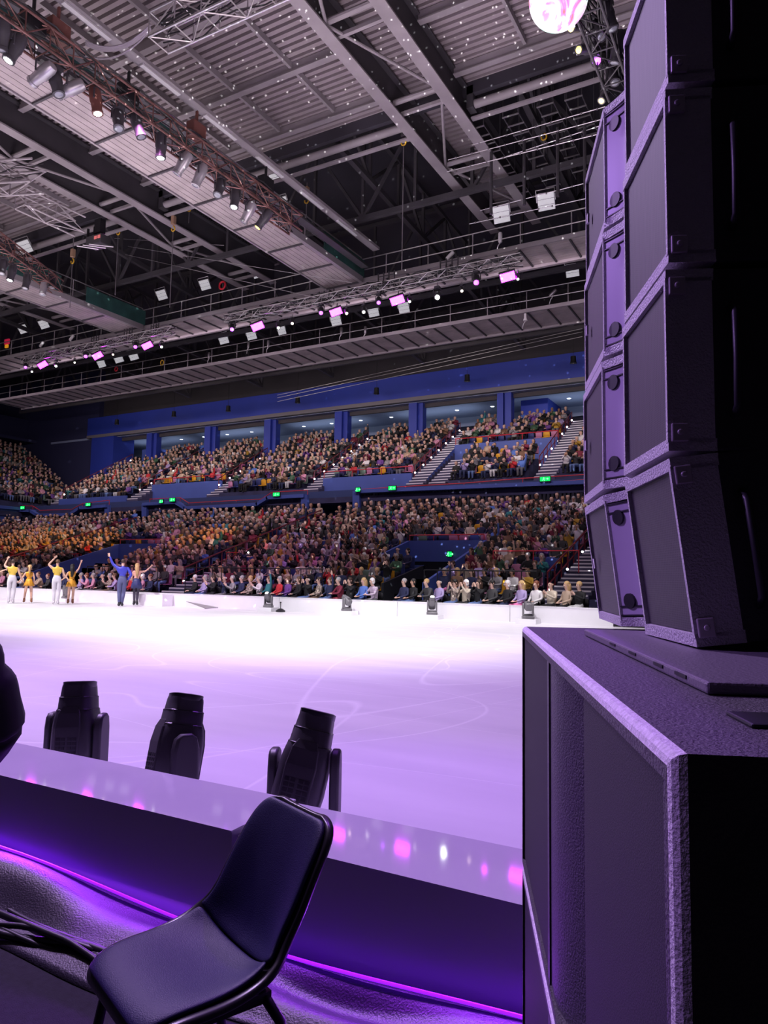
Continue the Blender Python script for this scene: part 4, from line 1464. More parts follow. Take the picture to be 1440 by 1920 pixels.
mb.build('hair', M_hair['dark brown'], pj, smooth=True)
# =============================================================== AUDIENCE
R5 = random.Random(21)
people = []      # dicts: pos, rz, row label, order key, fixed looks
empties = []
seats_occ = []
SEATC = {'yellow': (0.7, 0.36, 0.02), 'pink': (0.5, 0.2, 0.36), 'grey green': (0.16, 0.24, 0.2), 'navy': (0.025, 0.035, 0.16), 'blue': (0.05, 0.09, 0.35)}


def pick(keys, wts=None):
    return R5.choices(list(keys), wts)[0]


def in_view(p, z=1.0):
    x, y = PR((p[0], p[1], p[2] + z))
    return -25 < x < 1118 and y > 0


TOPW2 = [34, 17, 14, 7, 4, 4, 3, 4, 2, 9, 3, 3, 2, 5, 4, 3, 1]


PILX = [PY(px_, 800, 47.6).x for px_ in (946, 780, 640, 507, 395, 286)]


def rnd_person():
    hk = pick(['short', 'bob', 'long', 'bald', 'cap'], [42, 25, 22, 8, 3])
    hair = pick(list(HAIRC), [20, 25, 18, 14, 14, 6, 3])
    return dict(pose=pick(POSES, [30, 40, 12, 12, 3]), top=pick(list(TOPS), TOPW2), leg=pick(list(LEGC), [30, 20, 25, 10, 4, 1, 2, 3]), hair=hair, hk=hk, skin=pick([0, 1, 2], [70, 24, 6]))


def add_row(x0, x1, y, z, rz, rowname, order, step=0.52, occ=0.93, axis='x', forced_empty=None):
    n = int((x1 - x0) / step)
    m = (x1 - x0 - n * step) / 2
    for i in range(n):
        c = x0 + m + (i + 0.5) * step
        p = (c, y, z) if axis == 'x' else (y, c, z)
        if axis == 'x' and y > 46.9 and any(abs(c - q_) < 0.85 for q_ in PILX):
            continue
        if axis == 'x' and y > 47 and (c < -52.3):
            continue
        if not in_view(p):
            continue
        fe = forced_empty is not None and forced_empty(i, n, c)
        if fe or R5.random() > occ:
            empties.append(dict(pos=p, rz=rz, row=rowname, key=(order, -c), col=pick(SEATC, [24, 24, 18, 26, 8])))
        else:
            d = rnd_person()
            d.update(pos=(p[0] + R5.uniform(-0.05, 0.05), p[1] + R5.uniform(-0.04, 0.05), z + R5.uniform(-0.05, 0.04)), rz=rz + R5.uniform(-0.35, 0.15), row=rowname, key=(order, -c))
            people.append(d)
            seats_occ.append((p, rz))


NUMW = ['one', 'two', 'three', 'four', 'five', 'six', 'seven', 'eight', 'nine', 'ten', 'eleven', 'twelve', 'thirteen', 'fourteen', 'fifteen']
# lower stand
for k in range(NLO):
    cuts = sorted([(a - AW - 0.15, a + AW + 0.15) for a in A_LO] + [(a - 0.15, c + 0.15) for a, c in vom_at(k)])
    s = -63.0
    segs = []
    for a, c in cuts:
        if a > s:
            segs.append((s, a))
        s = max(s, c)
    segs.append((s, -4.2))
    for (a, c) in segs:
        if c - a > 0.6:
            fe = None
            if k == 7:
                fe = lambda i, n, c_: any(v[0] - 0.2 < c_ < v[1] + 0.2 for v in VOM) and R5.random() < 0.9
            add_row(a, c, lo_y(k), lo_z(k), 0.0, f'lower stand row {NUMW[k]}', k, occ=0.93 if k < 13 else 0.85, forced_empty=fe)
# upper stand
for si, (x0, x1, k0) in enumerate(SECT):
    for k in range(k0, NUP):
        fe = None
        if k == k0 and si in (1, 2, 3, 4):
            fe = lambda i, n, c_: R5.random() < 0.72
        add_row(x0 + 0.05, x1 - 0.05, up_y(k), up_z(k), 0.0, f'upper stand row {NUMW[k]}', 40 + k + si * 0.01, occ=0.95, forced_empty=fe)
for k in range(ISLAND[2], ISLAND[3]):
    add_row(ISLAND[0], ISLAND[1], up_y(k), up_z(k), 0.0, f'small upper block row {NUMW[k]}', 60 + k, occ=0.7 if k < 2 else 0.85)
for k in range(13):
    add_row(-2, 45.5, -57.5 - 0.82 * (k + 0.5), up_z(k) - 0.1, PI / 2, f'end stand row {NUMW[k]}', 70 + k, occ=0.95, axis='y')

# front floor row: people picked out one by one
FR = [  # px, top, trousers, hair colour, hair kind, pose, skin, words
    (76, 'beige', 'grey', 'brown', 'short', 'lean', 0), (88, 'charcoal', 'black', 'auburn', 'short', 'lap', 0), (2, 'pink', 'black', 'brown', 'bob', 'lap', 0), (14, 'black', 'navy', 'grey', 'short', 'lap', 0), (40, 'white', 'denim', 'blond', 'bob', 'clap', 0),
    (120, 'navy', 'grey', 'brown', 'bob', 'lap', 0), (150, 'lilac', 'white', 'grey', 'short', 'lap', 0), (162, 'pink', 'black', 'auburn', 'bob', 'clap', 0), (173, 'pink', 'grey', 'grey', 'short', 'lap', 0), (191, 'black', 'grey', 'grey', 'bald', 'lap', 0),
    (205, 'patterned', 'brown', 'grey', 'bob', 'clap', 0), (219, 'lilac', 'grey', 'brown', 'short', 'lean', 0), (243, 'red', 'black', 'brown', 'bob', 'lap', 0), (267, 'pink', 'black', 'white', 'bob', 'clap', 0), (280, 'navy', 'black', 'auburn', 'short', 'lap', 0),
    (364, 'black', 'navy', 'white', 'short', 'lap', 0), (383, 'lilac', 'denim', 'grey', 'bob', 'lap', 0), (400, 'black', 'black', 'dark brown', 'bob', 'clap', 0), (421, 'navy', 'grey', 'white', 'bald', 'high', 0), (436, 'grey', 'black', 'grey', 'short', 'clap', 0),
    (452, 'navy', 'black', 'grey', 'short', 'lap', 0), (468, 'patterned', 'black', 'blond', 'bob', 'lap', 0), (486, 'white', 'black', 'grey', 'short', 'clap', 0), (503, 'teal', 'black', 'brown', 'bob', 'raise', 0), (523, 'red', 'navy', 'grey', 'bob', 'lap', 0),
    (539, 'purple', 'navy', 'brown', 'short', 'lap', 0), (559, 'black', 'black', 'brown', 'bob', 'lap', 0), (577, 'black', 'denim', 'white', 'bald', 'high', 0), (597, 'patterned', 'brown', 'dark brown', 'short', 'lap', 0), (618, 'navy', 'denim', 'brown', 'bob', 'raise', 0),
    (640, 'maroon', 'maroon', 'grey', 'short', 'lean', 0), (656, 'black', 'black', 'dark brown', 'bob', 'high', 0), (681, 'blue', 'navy', 'blond', 'long', 'lap', 0), (703, 'striped', 'grey', 'white', 'bob', 'lean', 0),
    (757, 'navy', 'navy', 'grey', 'short', 'lap', 0), (774, 'black', 'denim', 'black', 'bob', 'lap', 1), (805, 'charcoal', 'black', 'blond', 'short', 'lean', 0), (823, 'lilac', 'black', 'grey', 'bald', 'lap', 0), (853, 'patterned', 'denim', 'black', 'cap', 'high', 0),
    (874, 'cream', 'black', 'white', 'bob', 'high', 0), (898, 'black', 'denim', 'dark brown', 'long', 'high', 0), (922, 'charcoal', 'black', 'black', 'cap', 'lap', 0), (951, 'black', 'navy', 'white', 'bob', 'lap', 0), (977, 'lilac', 'pink', 'blond', 'long', 'lap', 0),
    (1005, 'white', 'black', 'auburn', 'bob', 'lap', 0), (1034, 'cream', 'black', 'brown', 'bald', 'clap', 0), (1062, 'beige', 'black', 'blond', 'long', 'lap', 0), (1087, 'black', 'white', 'blond', 'short', 'clap', 0)]
FR.sort()
for i, (px, top, leg, hair, hk, pose, skin) in enumerate(FR):
    c = PY(px, 1110, 22.42)
    people.append(dict(pos=(c.x, 22.42, 0.0), rz=-0.5 + R5.uniform(-0.15, 0.15), row='front floor row', key=(-1, -c.x), pose=pose, top=top, leg=leg, hair=hair, hk=hk, skin=skin, front=True, px=px))
# people standing in the lower opening and on the stairs
cpos = Vector((0, 0, 0))
people.sort(key=lambda d: math.hypot(d['pos'][0], d['pos'][1]))
ind = people[:300]
rest = people[300:]

# order each row of the individuals from the right
rows = {}
for d in ind:
    rows.setdefault(d['row'], []).append(d)
for rname, L in rows.items():
    L.sort(key=lambda d: d['key'][1])
    for i, d in enumerate(L):
        hairw = {'bald': 'balding'}.get(d['hk'], d['hair'].replace(' ', '-') + '-haired')
        if d['hk'] == 'cap':
            hairw = 'capped'
        pw = {'clap': ' clapping', 'raise': ' raising an arm', 'high': ' with hands up', 'lap': '', 'lean': ''}[d['pose']]
        d['label'] = f"{hairw} person in {d['top']} top{pw if d.get('front') else ''}, {ordn(i)} from right, {d['row']}"
for d in ind:
    spectator(d['pos'], d['rz'], d['pose'], d['top'], d['leg'], d['hair'], d['hk'], d['skin'], d['label'], 'audience in the ' + d['row'])

# everyone further back as one crowd
LO = {}
for ps in POSES:
    for hk in ('short', 'bob', 'long', 'bald', 'cap'):
        h = MB()
        c = HEADC[ps]
        if hk == 'bald':
            h.ball(c + Vector((0, 0.045, -0.005)), (0.086, 0.062, 0.05), 6, 3)
        else:
            h.ball(c + Vector((0, 0.026, 0.034)), (0.094, 0.096, 0.094), 7, 4)
            if hk in ('bob', 'long'):
                h.ball(c + Vector((0, 0.05, -0.06)), (0.1, 0.075, 0.13), 7, 4)
        b_ = BODY_LO[ps]
        V = np.array(b_.v + h.v, dtype=np.float64)
        F = list(b_.f) + [tuple(i + len(b_.v) for i in f) for f in h.f]
        Rg = np.array(list(b_.m) + [5] * len(h.f))
        cnt = np.array([len(f) for f in F])
        idx = np.array([i for f in F for i in f])
        LO[(ps, hk)] = (V, cnt, idx, Rg)


def merge_mesh(name, parts, material):
    """parts: list of (verts Nx3, counts, indices, colours per face)"""
    nv = 0
    Vs, Cs, Is, Ks = [], [], [], []
    for V, cnt, idx, colr in parts:
        Vs.append(V); Cs.append(cnt); Is.append(idx + nv); Ks.append(colr)
        nv += len(V)
    V = np.concatenate(Vs).astype(np.float32); cnt = np.concatenate(Cs); idx = np.concatenate(Is); K = np.concatenate(Ks).astype(np.float32)
    me = bpy.data.meshes.new(name)
    me.vertices.add(len(V)); me.vertices.foreach_set('co', V.ravel())
    me.loops.add(len(idx)); me.loops.foreach_set('vertex_index', idx.astype(np.int32))
    me.polygons.add(len(cnt))
    st = np.concatenate([[0], np.cumsum(cnt)[:-1]]).astype(np.int32)
    me.polygons.foreach_set('loop_start', st)
    at = me.attributes.new('col', 'FLOAT_COLOR', 'FACE')
    at.data.foreach_set('color', np.concatenate([K, np.ones((len(K), 1), np.float32)], 1).ravel())
    me.materials.append(material)
    me.polygons.foreach_set('use_smooth', np.ones(len(cnt), dtype=bool))
    me.update(calc_edges=True)
    me.validate()
    o = bpy.data.objects.new(name, me)
    COL.objects.link(o)
    return o


SKC = [(0.62, 0.40, 0.32), (0.5, 0.29, 0.2), (0.28, 0.15, 0.1)]
ALLTOP = dict(TOPS); ALLTOP.update(striped=(0.5, 0.42, 0.55), patterned=(0.35, 0.28, 0.24))
parts_ = []
for d in rest:
    V, cnt, idx, Rg = LO[(d['pose'], d['hk'])]
    a = d['rz']
    c, s = math.cos(a), math.sin(a)
    W = V @ np.array([[c, s, 0], [-s, c, 0], [0, 0, 1]]) * R5.uniform(0.94, 1.06) + np.array(d['pos'])
    jit = R5.uniform(0.8, 1.15)
    pal = np.array([SKC[d['skin']], np.array(ALLTOP[d['top']]) * jit, LEGC[d['leg']], (0.015, 0.015, 0.015), (0.03, 0.015, 0.012), HAIRC[d['hair']]])
    parts_.append((W, cnt, idx, pal[Rg]))
M_crowd = attr_mat('crowd_clothes', 0.85)
o = merge_mesh('crowd', parts_, M_crowd)
tag(o, 'packed audience seated in the farther rows of both stands', 'crowd', kind='stuff')

# ------------------------------------------------------------------ seats
def seat_parts():
    back = MB(); back.lathe([(0.2, -0.02), (0.215, 0.0), (0.215, 0.03), (0.2, 0.045)], 16, Matrix.Translation((0, 0.24, 0.68)) @ Matrix.Rotation(PI / 2 + 0.18, 4, 'X'), ex=5, sx=1.0, sy=1.15)
    pan = MB(); pan.lathe([(0.2, 0.40), (0.21, 0.415), (0.21, 0.445), (0.19, 0.455)], 16, None, ex=5)
    leg = MB(); leg.box(-0.03, 0.03, 0.0, 0.22, 0.0, 0.42)
    return back, pan, leg


sb_, sp_, sl_ = seat_parts()
ME_SB, ME_SP, ME_SL = mesh_of(sb_, 'backrest', 1), mesh_of(sp_, 'seat', 1), mesh_of(sl_, 'seat_frame', 1, False)
M_seat = {k: mat('seat_' + k.replace(' ', '_'), c, 0.6) for k, c in SEATC.items()}
empties.sort(key=lambda d: math.hypot(d['pos'][0], d['pos'][1]))
keep_e, more_e = empties[:240], empties[240:]
rowsE = {}
for d in keep_e:
    rowsE.setdefault(d['row'], []).append(d)
for rname, L in rowsE.items():
    L.sort(key=lambda d: d['key'][1])
    for i, d in enumerate(L):
        t = thing('stadium_seat', f"empty {d['col']} folding seat, {ordn(i)} empty one from right, {rname}", 'seat', d['pos'], d['rz'], 'empty stadium seats')
        for nm, me in (('backrest', ME_SB), ('seat', ME_SP), ('seat_frame', ME_SL)):
            q = part(nm, me, t, None)
            q.material_slots[0].link = 'OBJECT'
            q.material_slots[0].material = M_seat[d['col']] if nm != 'seat_frame' else M_black
parts_ = []
arr = []
for b_ in (sb_, sp_):
    arr.append((np.array(b_.v), np.array([len(f) for f in b_.f]), np.array([i for f in b_.f for i in f])))
boxes = [((-0.2, 0.2, 0.22, 0.26, 0.45, 0.9), 8), ((-0.2, 0.2, -0.2, 0.2, 0.41, 0.45), 8)]
bm_ = MB()
for bx, _ in boxes:
    bm_.box(*bx)
bV = np.array(bm_.v); bC = np.array([4] * len(bm_.f)); bI = np.array([i for f in bm_.f for i in f])
for p, rz in seats_occ + [(d['pos'], d['rz']) for d in more_e]:
    c, s = math.cos(rz), math.sin(rz)
    W = bV @ np.array([[c, s, 0], [-s, c, 0], [0, 0, 1]]) + np.array(p)
    parts_.append((W, bC, bI, np.tile(np.array(SEATC[pick(SEATC, [20, 20, 16, 34, 10])]), (len(bC), 1))))
o = merge_mesh('seating', parts_, M_crowd)
o.data.polygons.foreach_set('use_smooth', np.zeros(len(o.data.polygons), dtype=bool))
tag(o, 'rows of coloured folding seats beneath the audience', 'seats', kind='stuff')

# black chairs of the front floor row
cb = MB(); cb.lathe([(0.19, -0.012), (0.2, 0.0), (0.19, 0.012)], 14, Matrix.Translation((0, 0.22, 0.66)) @ Matrix.Rotation(PI / 2 + 0.15, 4, 'X'), ex=4, sy=0.8)
cs = MB(); cs.lathe([(0.2, 0.415), (0.21, 0.425), (0.2, 0.44)], 14, None, ex=4)
ME_CB, ME_CS = mesh_of(cb, 'backrest', 1), mesh_of(cs, 'seat', 1)
ME_CL = []
for sx in (-1, 1):
    for sy in (-1, 1):
        lg = MB(); lg.tube((sx * 0.17, sy * 0.16, 0.42), (sx * 0.2, sy * 0.2 + 0.0, 0.0), 0.011, 6)
        ME_CL.append(mesh_of(lg, 'leg', 1))
for i, (px, *_r) in enumerate(sorted(FR, reverse=True)):
    c = PY(px, 1110, 22.42)
    t = thing('stacking_chair', f'black stacking chair under the {ordn(i)} person from right in front floor row', 'chair', (c.x, 22.42, 0), -0.15, 'black chairs of the front floor row')
    part('backrest', ME_CB, t, None); part('seat', ME_CS, t, None)
    for me in ME_CL:
        part('leg', me, t, None)

# ---------------------------------------------------- rails, signs, lights
def rail(name, pts, r, m, label, group=None, posts=0.0, post_h=1.0, mid=True):
    t = thing(name, label, 'rail', tuple(pts[0]), 0, group)
    mb = MB()
    mb.path(pts, r, 6)
    mb.build('top_rail', m, t)
    if posts:
        for a, c in zip(pts, pts[1:]):
            n = max(1, int((Vector(c) - Vector(a)).length / posts))
            for i in range(n + (1 if c is pts[-1] else 0)):
                p = Vector(a).lerp(Vector(c), i / n)
                pb = MB(); pb.tube(p, p - Vector((0, 0, post_h)), r * 0.8, 5)
                pb.build('post', m, t)
        if mid:
            mm = MB(); mm.path([Vector(p) - Vector((0, 0, post_h * 0.5)) for p in pts], r * 0.7, 5); mm.build('mid_rail', m, t)
    return t


def pxline(pix, Y):
    return [PY(x, y, Y) for x, y in pix]


UPB = [up_y(0) - 0.55, up_y(1) - 0.5, up_y(2) - 0.5, up_y(6) - 0.45]
rail('handrail', [Vector((-20.0, UPB[3], up_z(6) + 0.75)), Vector((-12.9, UPB[3], up_z(6) + 0.75))], 0.035, M_red, 'red rail in front of the coloured seats above the small upper block', 'red balcony rails', 1.8, 0.5, False)
rail('handrail', [Vector((-28.0, UPB[1], up_z(1) + 0.7)), Vector((-21.2, UPB[1], up_z(1) + 0.7))], 0.035, M_red, 'red rail above the blue wall left of the small upper block', 'red balcony rails', 1.7, 0.45, False)
rail('handrail', [Vector((-45.2, UPB[2], up_z(2) + 0.7)), Vector((-37.9, UPB[2], up_z(2) + 0.7))], 0.035, M_red, 'red rail above the blue wall in the left part of the upper stand', 'red balcony rails', 1.8, 0.45, False)
rail('handrail', pxline([(676, 918), (760, 912), (870, 906), (980, 897), (1110, 889)], 38.9), 0.03, M_red, 'long red rail along the balcony edge at the right', 'red balcony rails', 2.2, 0.55)
rail('handrail', pxline([(281, 936), (338, 933), (354, 943), (490, 936), (510, 923), (577, 919)], 38.9), 0.03, M_red, 'stepped red rail along the middle balcony edge', 'red balcony rails', 2.2, 0.4, False)
rail('handrail', pxline([(-20, 947), (62, 949), (75, 957), (135, 955), (155, 944), (205, 938)], 38.9), 0.03, M_red, 'stepped red rail along the left balcony edge', 'red balcony rails', 2.2, 0.4, False)
for i, (x0, x1, n) in enumerate(VOM):
    rail('handrail', [Vector((x0, lo_y(n) - 0.5, lo_z(n) + 0.85)), Vector((x1, lo_y(n) - 0.5, lo_z(n) + 0.85))], 0.03, M_red, ['red rail over the right blue opening in the lower stand', 'red rail over the left blue opening in the lower stand'][i], 'red rails over the lower openings', 1.2, 0.25, False)
rail('handrail', pxline([(925, 1033), (1000, 1033), (1085, 1032)], 26.3), 0.025, M_red, 'red rail along the low rows right of the lower opening', None, 1.6, 0.8, False)
rail('handrail', pxline([(-20, 1041), (60, 1041), (140, 1039), (152, 1037)], 27.5), 0.03, M_red, 'red rail with uprights behind the skaters at the left', None, 1.0, 0.9)
rail('handrail', pxline([(425, 1036), (457, 1036)], 27.0), 0.025, M_red, 'short red rail in the middle of the lower stand', None, 0.8, 0.8, False)
upnames = ['rightmost upper aisle', 'upper aisle left of the small block', 'middle upper aisle', 'upper aisle above the stepped rail', 'upper aisle left of centre', 'leftmost upper aisle']
for i, xc in enumerate(A_UP):
    a = Vector((xc - AW - 0.08, up_y(1), up_z(1) + 0.85)); c = Vector((xc - AW - 0.08, up_y(NUP - 1), up_z(NUP - 1) + 0.85))
    rail('aisle_rail', [a, c], 0.035, M_dred, f'dark red stair rail beside the {upnames[i]}', 'aisle rails', 0.9, 0.85)
lonames = ['stairs at the far right', 'blue-edged stairs in mid stand', 'stairs in the left part', 'stairs at the far left']
for i, xc in enumerate(A_LO):
    a = Vector((xc - AW - 0.2, lo_y(1), lo_z(1) + 0.9)); c = Vector((xc - AW - 0.2, lo_y(NLO - 1), lo_z(NLO - 1) + 0.9))
    rail('aisle_rail', [a, c], 0.04, M_dred, f'dark red stair rail by the lower {lonames[i]}', 'aisle rails', 0.9, 0.9)
M_dot = mat('step_light_glow', (1, 1, 1), 0.4, emit=(1, 0.95, 0.95), estr=14)
for i, xc in enumerate(A_UP):
    for j in range(7):
        k = 1 + j * 1.45
        mb = MB(); mb.ball((xc - AW - 0.02, up_y(k), up_z(k) + 0.35), 0.055, 8, 5)
        tag(mb.build('step_light', M_dot), f'small white step light, {ordn(j)} up the {upnames[i]}', 'step light', 'step lights')
for i, xc in enumerate(A_LO):
    for j in range(5):
        k = 1 + j * 2.6
        mb = MB(); mb.ball((xc - AW - 0.12, lo_y(k), lo_z(k) + 0.3), 0.045, 8, 5)
        tag(mb.build('step_light', M_dot), f'small white step light, {ordn(j)} up the lower {lonames[i]}', 'step light', 'step lights')

M_exit = mat('exit_sign_green', (0.0, 0.2, 0.05), 0.4, emit=(0.0, 0.75, 0.12), estr=1.2)
M_exitw = mat('exit_sign_glow', (0.2, 0.9, 0.3), 0.4, emit=(0.15, 1.0, 0.3), estr=2.5)


def exit_sign(px, py, Y, w, h, label):
    c = PY(px, py, Y)
    t = thing('exit_sign', label, 'sign', tuple(c), 0, 'green exit signs')
    mb = MB(); mb.box(c.x - w / 2, c.x + w / 2, Y, Y + 0.08, c.z - h / 2, c.z + h / 2); mb.build('box', M_black, t)
    mb = MB(); mb.box(c.x - w / 2 + 0.03, c.x + w / 2 - 0.03, Y - 0.01, Y, c.z - h / 2 + 0.03, c.z + h / 2 - 0.03); mb.build('face', M_exit, t)
    mb = MB(); y = Y - 0.016     # running figure and arrow
    def q(u, v): return Vector((c.x + u * h, y, c.z + v * h))
    mb.ball(q(-0.2, 0.27), 0.07 * h, 8, 5)
    for a, b2 in (((-0.22, 0.18), (-0.3, -0.05)), ((-0.3, -0.05), (-0.12, -0.15)), ((-0.12, -0.15), (-0.16, -0.36)), ((-0.3, -0.05), (-0.42, -0.2)), ((-0.42, -0.2), (-0.56, -0.22)), ((-0.22, 0.15), (-0.05, 0.05)), ((-0.22, 0.15), (-0.4, 0.08))):
        mb.tube(q(*a), q(*b2), 0.045 * h, 5)
    mb.tube(q(0.15, 0), q(0.6, 0), 0.05 * h, 5); mb.tube(q(0.45, 0.16), q(0.62, 0), 0.05 * h, 5); mb.tube(q(0.45, -0.16), q(0.62, 0), 0.05 * h, 5)
    mb.build('pictogram', M_exitw, t)


for px, py, w, lb in ((1022, 898, 0.62, 'green exit sign on the balcony edge nearest the loudspeakers'), (735, 915, 0.55, 'green exit sign on the balcony edge left of the small block'), (671, 918, 0.36, 'small green exit sign at the left end of the right balcony'),
                      (518, 927, 0.6, 'green exit sign on the raised end of the middle balcony'), (323, 937, 0.6, 'green exit sign above the sloping part of the middle balcony'), (302, 940, 0.4, 'dim green exit sign beside the sloping balcony sign'),
                      (165, 946, 0.6, 'green exit sign on the left balcony above the skaters'), (42, 952, 0.6, 'green exit sign nearest the left frame edge')):
    exit_sign(px, py, 38.15, w, 0.3, lb)
exit_sign(843, 1039, lo_y(7) - 0.72, 0.26, 0.28, 'green exit sign over the dark opening in the lower stand')

# black fence in front of the lower stand
mb = MB()
for (a, c) in ((-40, -35.2), (-29.6, -24.9), (-23.2, -16.2), (-11.6, -7.4)):
    mb.box(a, c, 23.55, 23.65, 0, 0.72)
struct(mb.build('wall_stand_front', mat('black_stand_front', (0.01, 0.01, 0.014), 0.8)))
for i, (a, c, w) in enumerate(((-11.6, -7.45, 'right of the lower opening'), (-23.2, -16.0, 'left of the lower opening'), (-29.6, -24.9, 'behind the grey ramp'))):
    rail('guard_fence', [Vector((a, 23.6, 1.62)), Vector((c, 23.6, 1.62))], 0.025, M_black, f'black guard fence in front of the low rows {w}', 'guard fences', 0.5, 1.6)
# =============================================================== ROOF STEEL
M_deck2 = MATS['ribbed_roof_deck']
PAIRS = [(3.2, 5.2), (-11.75, -9.75), (-26.7, -24.75), (-41.6, -39.6), (-56.5, -54.5)]
pn_ = ['far right', 'right', 'middle', 'left', 'far left']
for i, (xa, xb) in enumerate(PAIRS):
    for x, sgn in ((xa, -1), (xb, 1)):
        mb = MB()
        mb.box(x - 0.21, x + 0.21, -6, 31, 17.46, 17.52)
        mb.box(x - 0.025, x + 0.025, -6, 31, 17.52, 18.6, 1)
        mb.box(x - 0.21, x + 0.21, -6, 31, 18.6, 18.66, 1)
        struct(mb.build('beam_girder', [M_grey, M_dgrey]))
    mb = corr_sheet(xa, xb, 22.4, 31.5, 18.75, 0.27, 0.14)
    struct(mb.build('ceiling_strip', [M_deck2, M_groove_shade]))
    mb = MB()
    ys = [4.5, 8.5, 12.5, 16.7, 20.9, 25.2, 29.4]
    for q, y in enumerate(ys):
        mb.tube((xa + 0.1, y, 17.75), (xb - 0.1, y, 17.75), 0.1, 10)
        mb.box(xa + 0.1, xb - 0.1, y + 0.5, y + 0.62, 17.6, 17.72)
        if q % 2 and q + 1 < len(ys):
            mb.tube((xa + 0.1, y, 17.65), (xb - 0.1, ys[q + 1], 17.65), 0.055, 8)
        elif q + 1 < len(ys):
            mb.tube((xb - 0.1, y, 17.65), (xa + 0.1, ys[q + 1], 17.65), 0.055, 8)
    struct(mb.build('beam_bracing', M_grey))
mb = MB()
for y in (3.2, 6.3, 9.4, 12.5, 15.6, 18.7, 21.4):
    for (s, e) in ((-54.4, -41.7), (-39.5, -26.8), (-24.6, -11.9), (-9.6, 3.0), (5.3, 16)):
        mb.box(s, e, y - 0.05, y + 0.05, 18.4, 18.72)
        mb.box(s, e, y - 0.11, y + 0.11, 18.36, 18.4)
struct(mb.build('beam_cross', M_grey))
mb = MB()
for (s, e) in ((-54.4, -41.7), (-39.5, -26.8), (-24.6, -11.9), (-9.6, 3.0)):
    for q in range(1, 5):
        x = s + (e - s) * q / 5
        mb.box(x - 0.05, x + 0.05, -5, 21.3, 18.52, 18.74)
struct(mb.build('beam_purlin', M_grey))

# big horizontal pipe at the edge of the deck
for (s, e, w) in ((-54.4, -41.8, 'left'), (-39.4, -26.9, 'second from left'), (-24.6, -11.95, 'middle'), (-9.55, 3.0, 'right')):
    t = thing('roof_pipe', f'thick grey horizontal pipe along the edge of the ribbed roof, {w} length', 'pipe', ((s + e) / 2, 22.6, 18.0), 0, 'roof edge pipes')
    mb = MB(); mb.tube((s, 22.6, 18.0), (e, 22.6, 18.0), 0.15, 14); mb.build('pipe', M_grey, t, smooth='auto')
    mb = MB(); mb.box(s, e, 22.75, 22.95, 17.62, 17.68); mb.build('edge_plate', M_grey, t)
    for xx in (s + 0.1, e - 0.1):
        mb = MB(); mb.box(xx - 0.12, xx + 0.12, 22.4, 22.8, 17.8, 18.6); mb.build('bracket', M_dgrey, t)

# deep dark roof trusses behind
def roof_truss(p, q, h, label, n):
    t = thing('roof_truss', label, 'truss', tuple(p), 0, 'dark roof trusses')
    p, q = Vector(p), Vector(q)
    up = Vector((0, 0, h))
    mb = MB(); mb.beam(p, q, 0.22, 0.22); mb.build('bottom_chord', M_dgrey, t)
    mb = MB(); mb.beam(p + up, q + up, 0.2, 0.2); mb.build('top_chord', M_dgrey, t)
    mb = MB()
    for i in range(n + 1):
        a = p.lerp(q, i / n)
        mb.beam(a, a + up, 0.13, 0.13)
        if i < n:
            b2 = p.lerp(q, (i + 1) / n)
            if i % 2:
                mb.beam(a, b2 + up, 0.12, 0.12)
            else:
                mb.beam(a + up, b2, 0.12, 0.12)
    mb.build('web', M_dgrey, t)


roof_truss((-60, 26.2, 17.0), (2, 26.2, 17.0), 3.9, 'dark roof truss right behind the edge pipe', 24)
roof_truss((-62, 33.5, 16.2), (0, 33.5, 16.2), 4.6, 'dark roof truss between the two catwalks', 22)
roof_truss((-64, 42.5, 16.4), (-2, 42.5, 16.4), 4.4, 'dark roof truss above the blue fascia', 20)
for i, x in enumerate((-8, -15.5, -23, -31, -38, -46)):
    roof_truss((x, 23.2, 18.6), (x, 46.5, 16.9), 2.4, f'dark sloping roof truss running back to the fascia, {ordn(i)} from the right', 9)


